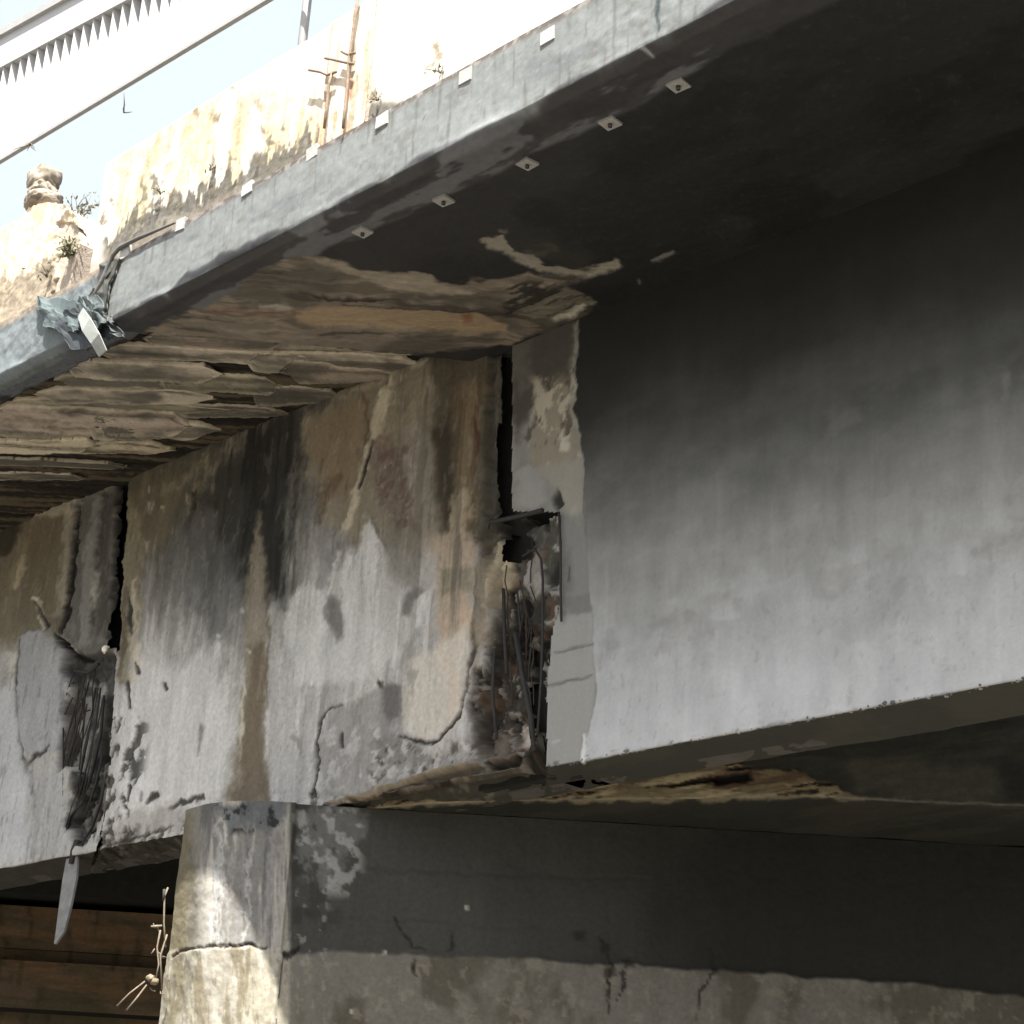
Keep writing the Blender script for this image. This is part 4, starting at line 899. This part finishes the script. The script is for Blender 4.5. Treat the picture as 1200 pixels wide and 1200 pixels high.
# ================================================================== pier
YW = 10.36*S; YC = YW
pier = thing('bridge_pier', 'concrete pier wall with a rounded sunlit nose under the stained girder', 'bridge pier', tuple(on_y(270, 1200, YW)))
XL = on_y(200, 1000, YW)[0]; XR = on_y(341, 1000, YW)[0]; XE = on_y(1250, 1000, YW)[0]+1.2
ztopw = 1.6+(ZB-1.6)*S
def pier_fn(s):
    """plan curve of pier: nose then flat wall, s in metres along X from XL"""
def paint_pier(X, Y, u, v, z):
    zw = z+P0[2]
    p = Paint(X, Y, u*.72+v*.72+v*0, z, (98, 96, 90), 400)
    p.a = (X-200)/215.0
    col = 1-ss(336, 343, X)
    p.vary(.12, .5, .3); p.vary(.08, .05, .05)
    jl = np.interp(X, [180, 215, 260, 300, 330, 345, 420, 560, 700, 850, 1000, 1200], [1120, 1114, 1109, 1107, 1112, 1116, 1114, 1122, 1128, 1138, 1148, 1168])+(fbm(p.a/.25, p.b/.3, 71, 5, .6)-.5)*16
    low = ss(-2.5, 2.5, Y-jl)
    # wall: lower pour proud and paler, upper pours with board lines
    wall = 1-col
    p.mix(wall*(1-low), (74, 74, 69), .92); p.mix(wall*(1-low)*ss(560, 900, X+(fbm(p.a/.3, p.b/.4, 75, 4)-.5)*200), (44, 44, 40), .85); p.mix(wall*low, (126, 122, 113), .95, h=.022)  # upper wall painted darker to the right for deep shade under the deck
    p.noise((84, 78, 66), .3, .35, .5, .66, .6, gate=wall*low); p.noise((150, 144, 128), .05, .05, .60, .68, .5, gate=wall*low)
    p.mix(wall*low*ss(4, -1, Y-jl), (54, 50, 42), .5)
    p.line([(400, 1020), (560, 1024), (760, 1030)], (66, 64, 60), 3, 2.5, .7, 3, gate=wall, h=-.006)
    p.line([(400, 1076), (620, 1088), (700, 1092)], (70, 68, 62), 2.5, 2, .6, 3, gate=wall, h=-.005)
    p.poly([(345, 945), (400, 950), (425, 965), (412, 1000), (396, 1035), (350, 1040)], (132, 132, 130), 6, .6, 12, gate=wall)
    p.noise((176, 176, 172), .08, .08, .54, .62, .7, gate=wall*p.box(343, 945, 425, 1050, 8), h=.003)
    p.noise((60, 60, 58), .10, .10, .54, .64, .7, gate=wall*p.box(343, 945, 400, 1120, 8))
    p.noise((150, 148, 144), .03, .05, .62, .68, .7, gate=wall*p.box(343, 1040, 385, 1200, 8))
    for pts in ([(462, 1075), (470, 1090), (485, 1108), (500, 1112)], [(532, 1092), (530, 1110), (525, 1113)], [(484, 1125), (482, 1135), (490, 1146)], [(700, 1098), (712, 1112), (718, 1130)], [(718, 1130), (712, 1150), (714, 1190)], [(730, 1138), (732, 1155), (724, 1175)], [(828, 1108), (836, 1126), (838, 1140)], [(834, 1142), (820, 1165), (818, 1195)]):
        p.line(pts, (44, 40, 34), [2, 3.5]+[1.5]*(len(pts)-2), 1.3, .85, 3, gate=wall, h=-.006)
    for x, y in [(708, 1110), (716, 1140), (680, 1098), (838, 1136), (735, 1126)]:
        p.poly([(x-6, y-4), (x+5, y-6), (x+7, y+5), (x-4, y+6)], (50, 46, 40), 3, .7, 4, gate=wall, h=-.006)
    for x, y in [(451, 1116), (412, 1186), (547, 1064)]:
        p.poly([(x-2, y-3), (x+2, y-3), (x+2, y+3), (x-2, y+3)], (196, 192, 176), 1.3, .9, 1, gate=wall)
    # nose
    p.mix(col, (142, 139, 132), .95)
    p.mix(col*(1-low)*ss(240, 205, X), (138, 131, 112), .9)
    p.mix(col*low, (176, 171, 156), .85, h=.010)
    p.noise((196, 192, 180), .05, .5, .50, .62, .8, gate=col*ss(225, 250, X)*(1-ss(1120, 1180, Y)))
    p.noise((96, 96, 96), .06, .5, .54, .66, .6, gate=col*(1-low)); p.noise((176, 170, 150), .07, .3, .48, .6, .7, gate=col*low)
    p.noise((120, 110, 88), .08, .4, .56, .66, .6, gate=col*low)
    p.line([(212, 960), (214, 1030), (206, 1200)], (120, 112, 88), [20, 22, 14], 6, .7, 5, gate=col)
    p.line([(226, 990), (230, 1060), (220, 1200)], (86, 82, 70), [4, 8, 6], 6, .45, 5, gate=col)
    for x, w_, c_ in [(254, 7, 196), (262, 4, 214), (272, 5, 176), (285, 8, 150), (292, 4, 214), (304, 10, 140), (318, 8, 164), (328, 6, 176)]:
        p.line([(x+5, 950), (x, 1010), (x-5, 1110)], (c_, c_+1, c_), [w_*.5, w_, w_*.6], 3, .7, 6, gate=col)
    p.poly([(245, 945), (338, 938), (336, 960), (318, 975), (296, 958), (268, 985), (258, 955)], (96, 102, 106), 6, .7, 8, gate=col)
    p.noise((44, 46, 46), .05, .05, .56, .64, .8, gate=col*p.box(255, 940, 345, 975, 6), h=-.006)
    p.line([(202, 1120), (215, 1114), (240, 1112), (262, 1108), (290, 1107), (312, 1112)], (58, 52, 44), [3, 4, 3, 4, 4, 3], 1.3, .9, 3, gate=col, h=-.012)
    p.line([(334, 1122), (345, 1114), (352, 1112)], (46, 44, 42), [6, 7, 3], 2, .9, 4, h=-.012)
    p.noise((206, 202, 188), .04, .12, .60, .70, .5, gate=col*low, h=.002)
    p.noise((122, 116, 102), .03, .08, .62, .70, .5, gate=col*low, h=-.003)
    p.rough(.010, .3, .3); p.rough(.004, .05, .05)
    return p
def build_pier():
    w_ = XR-XL; nose_n = 150; ang = np.linspace(0, 1, nose_n)
    # superellipse nose bulging .24 m towards the viewer, ends .02 m proud of the wall
    th_ = pi*(1-ang); cx = (XL+XR)/2; ex = .80
    s_ = ang; nx = XL+w_*s_**1.25; ny = YC-.028+.30*(1-s_**1.25)**3.0
    nx[-1] = XR
    wx = XR+.004+np.linspace(0, 1, 420)**1.1*(XE-XR); wy = np.full(len(wx), YW)
    px_ = np.concatenate([nx, wx]); py_ = np.concatenate([ny, wy])
    z = np.concatenate([np.linspace(0, 1.9, 24), np.linspace(1.92, ztopw-.004, 230)])
    P = np.stack([np.broadcast_to(px_[:, None], (len(px_), len(z))), np.broadcast_to(py_[:, None], (len(px_), len(z))), np.broadcast_to(z[None], (len(px_), len(z)))], -1)
    tx = np.gradient(px_); ty = np.gradient(py_); L = np.hypot(tx, ty)+1e-9
    N = np.stack([ty/L, -tx/L, 0*tx], -1)
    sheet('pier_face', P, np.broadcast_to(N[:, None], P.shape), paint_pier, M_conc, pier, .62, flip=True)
    prism('pier_core', [(XL+.03, YC+.30), (XR-.02, YC+.02), (XE, YW+.03), (XE, YW+.75), (XL+.02, YW+.75)], 0, ztopw-.006, M_dark, pier, True)
build_pier()

# cross beam over the pier, with its spalled ochre front
cb = thing('cross_beam', 'dark cross beam over the pier with a spalled ochre front edge', 'cross beam', tuple(B(*on_z(800, 936, ZB))))
fr = [on_z(x, y, ZB+.0) for x, y in [(420, 947), (500, 942), (620, 938), (700, 937), (820, 936), (940, 932), (1060, 940), (1200, 946), (1320, 951)]]
frw = np.array([B(t[0], min(t[1], -.15), t[2]) for t in fr]); ns = 360
arc = np.linspace(0, 1, len(frw)); ssx = np.linspace(0, 1, ns)
fx = np.interp(ssx, arc, frw[:, 0]); fy = np.interp(ssx, arc, frw[:, 1])
zz_ = ztopw+np.linspace(.55, 0, 90)
P = np.stack([np.broadcast_to(fx[:, None], (ns, 90)), np.broadcast_to(fy[:, None], (ns, 90)), np.broadcast_to(zz_[None], (ns, 90))], -1)
yb = np.linspace(0, 1, 40)[1:]
P2 = np.stack([np.broadcast_to(fx[:, None], (ns, 39)), fy[:, None]*(1-yb)[None]+(YW+.3)*yb[None], np.full((ns, 39), ztopw)], -1)
PP = np.concatenate([P, P2], 1); NN = np.zeros_like(PP); NN[:, :90, 1] = -1; NN[:, 90:, 2] = -1
def paint_cb(X, Y, u, v, z):
    p = Paint(X, Y, u*.72+v*.72, z+v*.3, (60, 60, 54), 460)
    front = np.zeros(p.n); front = (np.tile(np.arange(129), ns) < 90).astype(float)
    p.vary(.12, .3, .1)
    p.noise((80, 78, 70), .4, .05, .5, .6, .5)
    z1 = p.poly([(380, 950), (450, 936), (560, 926), (650, 912), (700, 906), (780, 904), (850, 896), (930, 902), (985, 922), (1020, 938), (950, 940), (700, 944), (500, 952)], (150, 136, 108), 3, .95, 5, gate=front, h=.012)
    p.noise((206, 194, 156), .25, .03, .52, .62, .8, gate=z1, h=.004)
    p.noise((104, 84, 66), .3, .03, .52, .64, .7, gate=z1, h=-.006); p.noise((30, 26, 22), .25, .03, .60, .66, .9, gate=z1, h=-.015)
    p.poly([(835, 908), (880, 904), (880, 915), (840, 918)], (20, 18, 16), 3, .9, 4, gate=front, h=-.03)
    p.line([(940, 932), (1060, 938), (1200, 944)], (140, 138, 126), [4, 2.5, 2.5], 1.3, .8, 1.2)
    p.line([(380, 949), (500, 942), (620, 936), (700, 937), (820, 936), (940, 933), (1010, 938)], (168, 158, 132), [3, 6, 6, 7, 7, 6, 2], 2.5, .85, 3)
    p.line([(380, 944), (500, 930), (640, 920)], (112, 94, 74), [4, 10, 12], 4, .8, 5)
    p.poly([(990, 885), (1010, 882), (1170, 900), (1176, 912), (1174, 936), (1000, 930)], (98, 94, 84), 12, .55, 9, gate=front)
    p.poly([(1178, 895), (1300, 900), (1300, 945), (1178, 938)], (44, 44, 40), 14, .6, 8, gate=front)
    p.line([(920, 980), (1100, 990), (1220, 999)], (104, 102, 96), 3, 2, .5, 3)
    p.rough(.010, .3, .1)
    return p
sheet('beam_face', PP, NN, paint_cb, M_conc, cb, .6)

# inner girders and far bay, seen in the dark under the deck
ig = thing('inner_girder', 'dark second girder deep beneath the deck, behind the smooth grey span', 'bridge girder', tuple(B(0, -2.6, ZB)))
prism('girder_web', [(-6, -2.6), (3.2, -2.6), (3.2, -3.05), (-6, -3.05)], ZB+.35, ZT2, M_shade, ig)
prism('girder_foot', [(-6, -2.5), (3.2, -2.5), (3.2, -3.15), (-6, -3.15)], ZB+.05, ZB+.345, M_shade, ig)
ide = thing('bridge_deck', 'dark inner deck soffit between the girders, deep under the bridge', 'bridge deck', tuple(B(2, -4, ZT2)))
prism('soffit_slab', [(-7, -.46), (22, -.46), (22, -14), (-7, -14)], ZT2+.04, ZF-.03, M_shade, ide)

# far abutment below the left girder, brown light painted into its colour
YA = 13.5
ab = thing('bridge_abutment', 'far abutment coloured as in brown light, with two ledges behind the pier', 'abutment', tuple(on_y(60, 1150, YA)))
def paint_ab(X, Y, u, v, z):
    p = Paint(X, Y, u*.72+v*.72, z, (88, 76, 60), 500); p.vary(.15, .6, .2); p.vary(.1, .1, .1)
    p.noise((72, 66, 50), .5, .2, .5, .65, .8); p.noise((112, 88, 64), .6, .12, .5, .66, .6); p.noise((52, 44, 34), .08, .3, .6, .7, .6)
    for y in (1078, 1100, 1132, 1150, 1172): p.line([(-60, y-4), (220, y+6)], (56, 48, 38), 3, 3, .35, 3)
    p.rough(.012, .3, .12); return p
def band(y0a, y1a, Y_, name, th):
    xs = np.linspace(on_y(-120, 1100, Y_)[0]-.5, on_y(300, 1100, Y_)[0]+1.5, 150)
    z0_ = on_y(100, y1a, Y_)[2]; z1_ = on_y(100, y0a, Y_)[2]; zs = np.linspace(z0_, z1_, 50)
    P = np.stack([np.broadcast_to(xs[:, None], (150, 50)), np.full((150, 50), Y_), np.broadcast_to(zs[None], (150, 50))], -1); N = np.zeros_like(P); N[..., 1] = -1
    sheet(name, P, N, paint_ab, M_conc, ab, 1.2, flip=True)
    prism(name+'_core', [(xs[0], Y_+.02), (xs[-1], Y_+.02), (xs[-1], Y_+th), (xs[0], Y_+th)], z0_+.003, z1_-.003, M_shade, ab, True)
band(1066, 1116, YA, 'upper_beam', .5)
band(1115, 1131, YA+.06, 'recess', .3)
band(1130, 1186, YA-.1, 'lower_beam', .5)
band(1186, 1420, YA+.2, 'abutment_wall', .4)
xs0 = on_y(-120, 1100, YA)[0]-6
prism('back_wall', [(xs0, YA+.6), (xs0+16, YA+.6), (xs0+16, YA+.8), (xs0, YA+.8)], 0, 1.6+(ZT2+.3-1.6)*S, M_shade, ab, True)
prism('bearing_beam', [(xs0, YA-.2), (on_y(300, 1100, YA)[0]+2, YA-.2), (on_y(300, 1100, YA)[0]+2, YA+.59), (xs0, YA+.59)], on_y(100, 1060, YA)[2]+.02, 1.6+(ZT2+.02-1.6)*S, M_shade, ab, True)

# ================================================================== reinforcement, cables and hanging bits
def webp(x, y, dv=0): return B(*on_v(x, y, dv))
for i, (pts, r) in enumerate([
    ([(104, 800), (96, 830), (88, 862), (80, 890), (70, 925)], .0055), ([(100, 806), (98, 850), (94, 890), (90, 930)], .005), ([(112, 806), (106, 850), (98, 890), (90, 930)], .005),
    ([(118, 806), (112, 850), (104, 890), (92, 935)], .005), ([(122, 815), (118, 860), (108, 905), (96, 940), (82, 958), (78, 975), (84, 990)], .009),
    ([(126, 905), (118, 940), (108, 970), (96, 990), (84, 993)], .009), ([(70, 925), (63, 932), (61, 945), (64, 962)], .005), ([(84, 833), (100, 834), (106, 832)], .004), ([(74, 922), (86, 920), (95, 918)], .004),
    ([(88, 786), (104, 788), (116, 778)], .011), ([(120, 885), (112, 920), (100, 955)], .007)]):
    tube('rebar', [webp(x, y, -.03+.02*math.sin(i*2.1+k)) for k, (x, y) in enumerate(pts)], r, M_rust2, g_left, 6, .15, i)
rw = random.Random(11)
for i in range(12):                                   # thin loose wires in the cavity
    x = rw.uniform(84, 124); y = rw.uniform(780, 860); pts = [(x, y)]; dx = -.28
    for k in range(5): x += (dx+rw.gauss(0, .12))*24; y += 24; pts.append((max(x, 74), min(y, 985)))
    tube('wire', [webp(a, b, -.02+rw.uniform(-.02, .03)) for a, b in pts], .0038, M_rust2 if i % 3 else M_rust, g_left, 5, .15, i)
for i in range(9):                                    # corroded links and wires in the middle joint
    x = rw.uniform(580, 630); y = rw.uniform(625, 800); pts = [(x, y)]
    for k in range(4): x += rw.gauss(1.5, 3); y += 18; pts.append((min(x, 636), y))
    tube('wire', [webp(a, b, -.01+rw.uniform(-.03, .02)) for a, b in pts], .003, M_rust if i % 2 else M_rust2, g_mid, 5, .15, i+30)
rock('stone_lump', webp(124, 761, .0), .022, (1, .8, 1), 3, (214, 208, 192), M_conc, g_left, 3, .5, 1.1)
for i, (pts, r, dv) in enumerate([
    ([(574, 612), (590, 609), (612, 604), (636, 598)], .010, -.0), ([(618, 646), (628, 645), (634, 655), (636, 680), (636, 740), (634, 800), (630, 860)], .006, -.005),
    ([(655, 600), (657, 640), (657, 690), (658, 728)], .006, .012), ([(604, 742), (612, 790), (622, 840), (626, 880)], .012, -.02), ([(590, 690), (591, 740), (594, 790)], .009, -.02), ([(580, 760), (577, 810), (582, 866)], .008, -.02),
    ([(606, 690), (610, 740)], .005, -.02), ([(572, 620), (576, 606), (584, 600)], .005, .0), ([(628, 642), (612, 652)], .004, .0)]):
    tube('rebar', [webp(x, y, dv) for x, y in pts], r, M_rust2, g_mid, 6, .15, 40+i)

hs = thing('hanging_strip', 'pale grey splintered strip hanging point down below the left girder', 'hanging strip', tuple(webp(80, 1010, -.02)))
strip_box('strip_blade', [webp(84, 1005, -.02), webp(81, 1030, -.02), webp(76, 1060, -.02), webp(70, 1090, -.02), webp(64, 1106, -.02)], [.10, .12, .105, .088, .014], .012, NV, material('pale_metal_strip', .7, .3, .3, 40, .25, 20, (.20, .205, .205)), hs, 5, .13)
tube('strip_tie', [webp(92, 985, -.02), webp(87, 998, -.02), webp(84, 1012, -.01)], [.02, .022, .014], M_rust2, hs, 7, .3, 2)

nst = thing('straw_tangle', 'tangle of bleached stems and wire sticking out from the left side of the pier nose', 'dry stems', tuple(on_y(186, 1150, YC)))
rnd = random.Random(5)
def pp(x, y, dy=-.05): return Vector(on_y(x, y, YC+dy))
for i, (pts, r, m) in enumerate([([(197, 1040), (193, 1050), (192, 1080), (194, 1110)], .004, M_straw), ([(193, 1042), (192, 1055)], .007, M_rust2), ([(177, 1086), (190, 1085)], .005, M_straw),
    ([(170, 1150), (152, 1164), (137, 1179)], .004, M_straw), ([(172, 1154), (160, 1170), (148, 1184)], .004, M_straw), ([(188, 1090), (184, 1110), (186, 1130), (182, 1150)], .004, M_straw), ([(196, 1095), (188, 1120), (190, 1160)], .004, M_straw)]):
    tube('stem', [pp(x, y) for x, y in pts], r, m, nst, 5, .2, i)
for i in range(10):
    x = 186+rnd.gauss(0, 4); y = rnd.choice([rnd.uniform(1080, 1120), rnd.uniform(1142, 1165)]); q = pp(x, y, -.04)
    d = Vector((rnd.gauss(0, 1), rnd.gauss(0, .5), rnd.gauss(0, 1))).normalized()*rnd.uniform(.02, .05)
    tube('stem', [q, q+d*.5+Vector((0, 0, -.006)), q+d], [.003, .003, .001], M_straw, nst, 4)
for i in range(2): rock('clod', pp(176+i*5, 1146+i*4, -.04), .018, (1, .8, .8), 20+i, (120, 110, 92), M_conc, nst, 3, .8, 1)
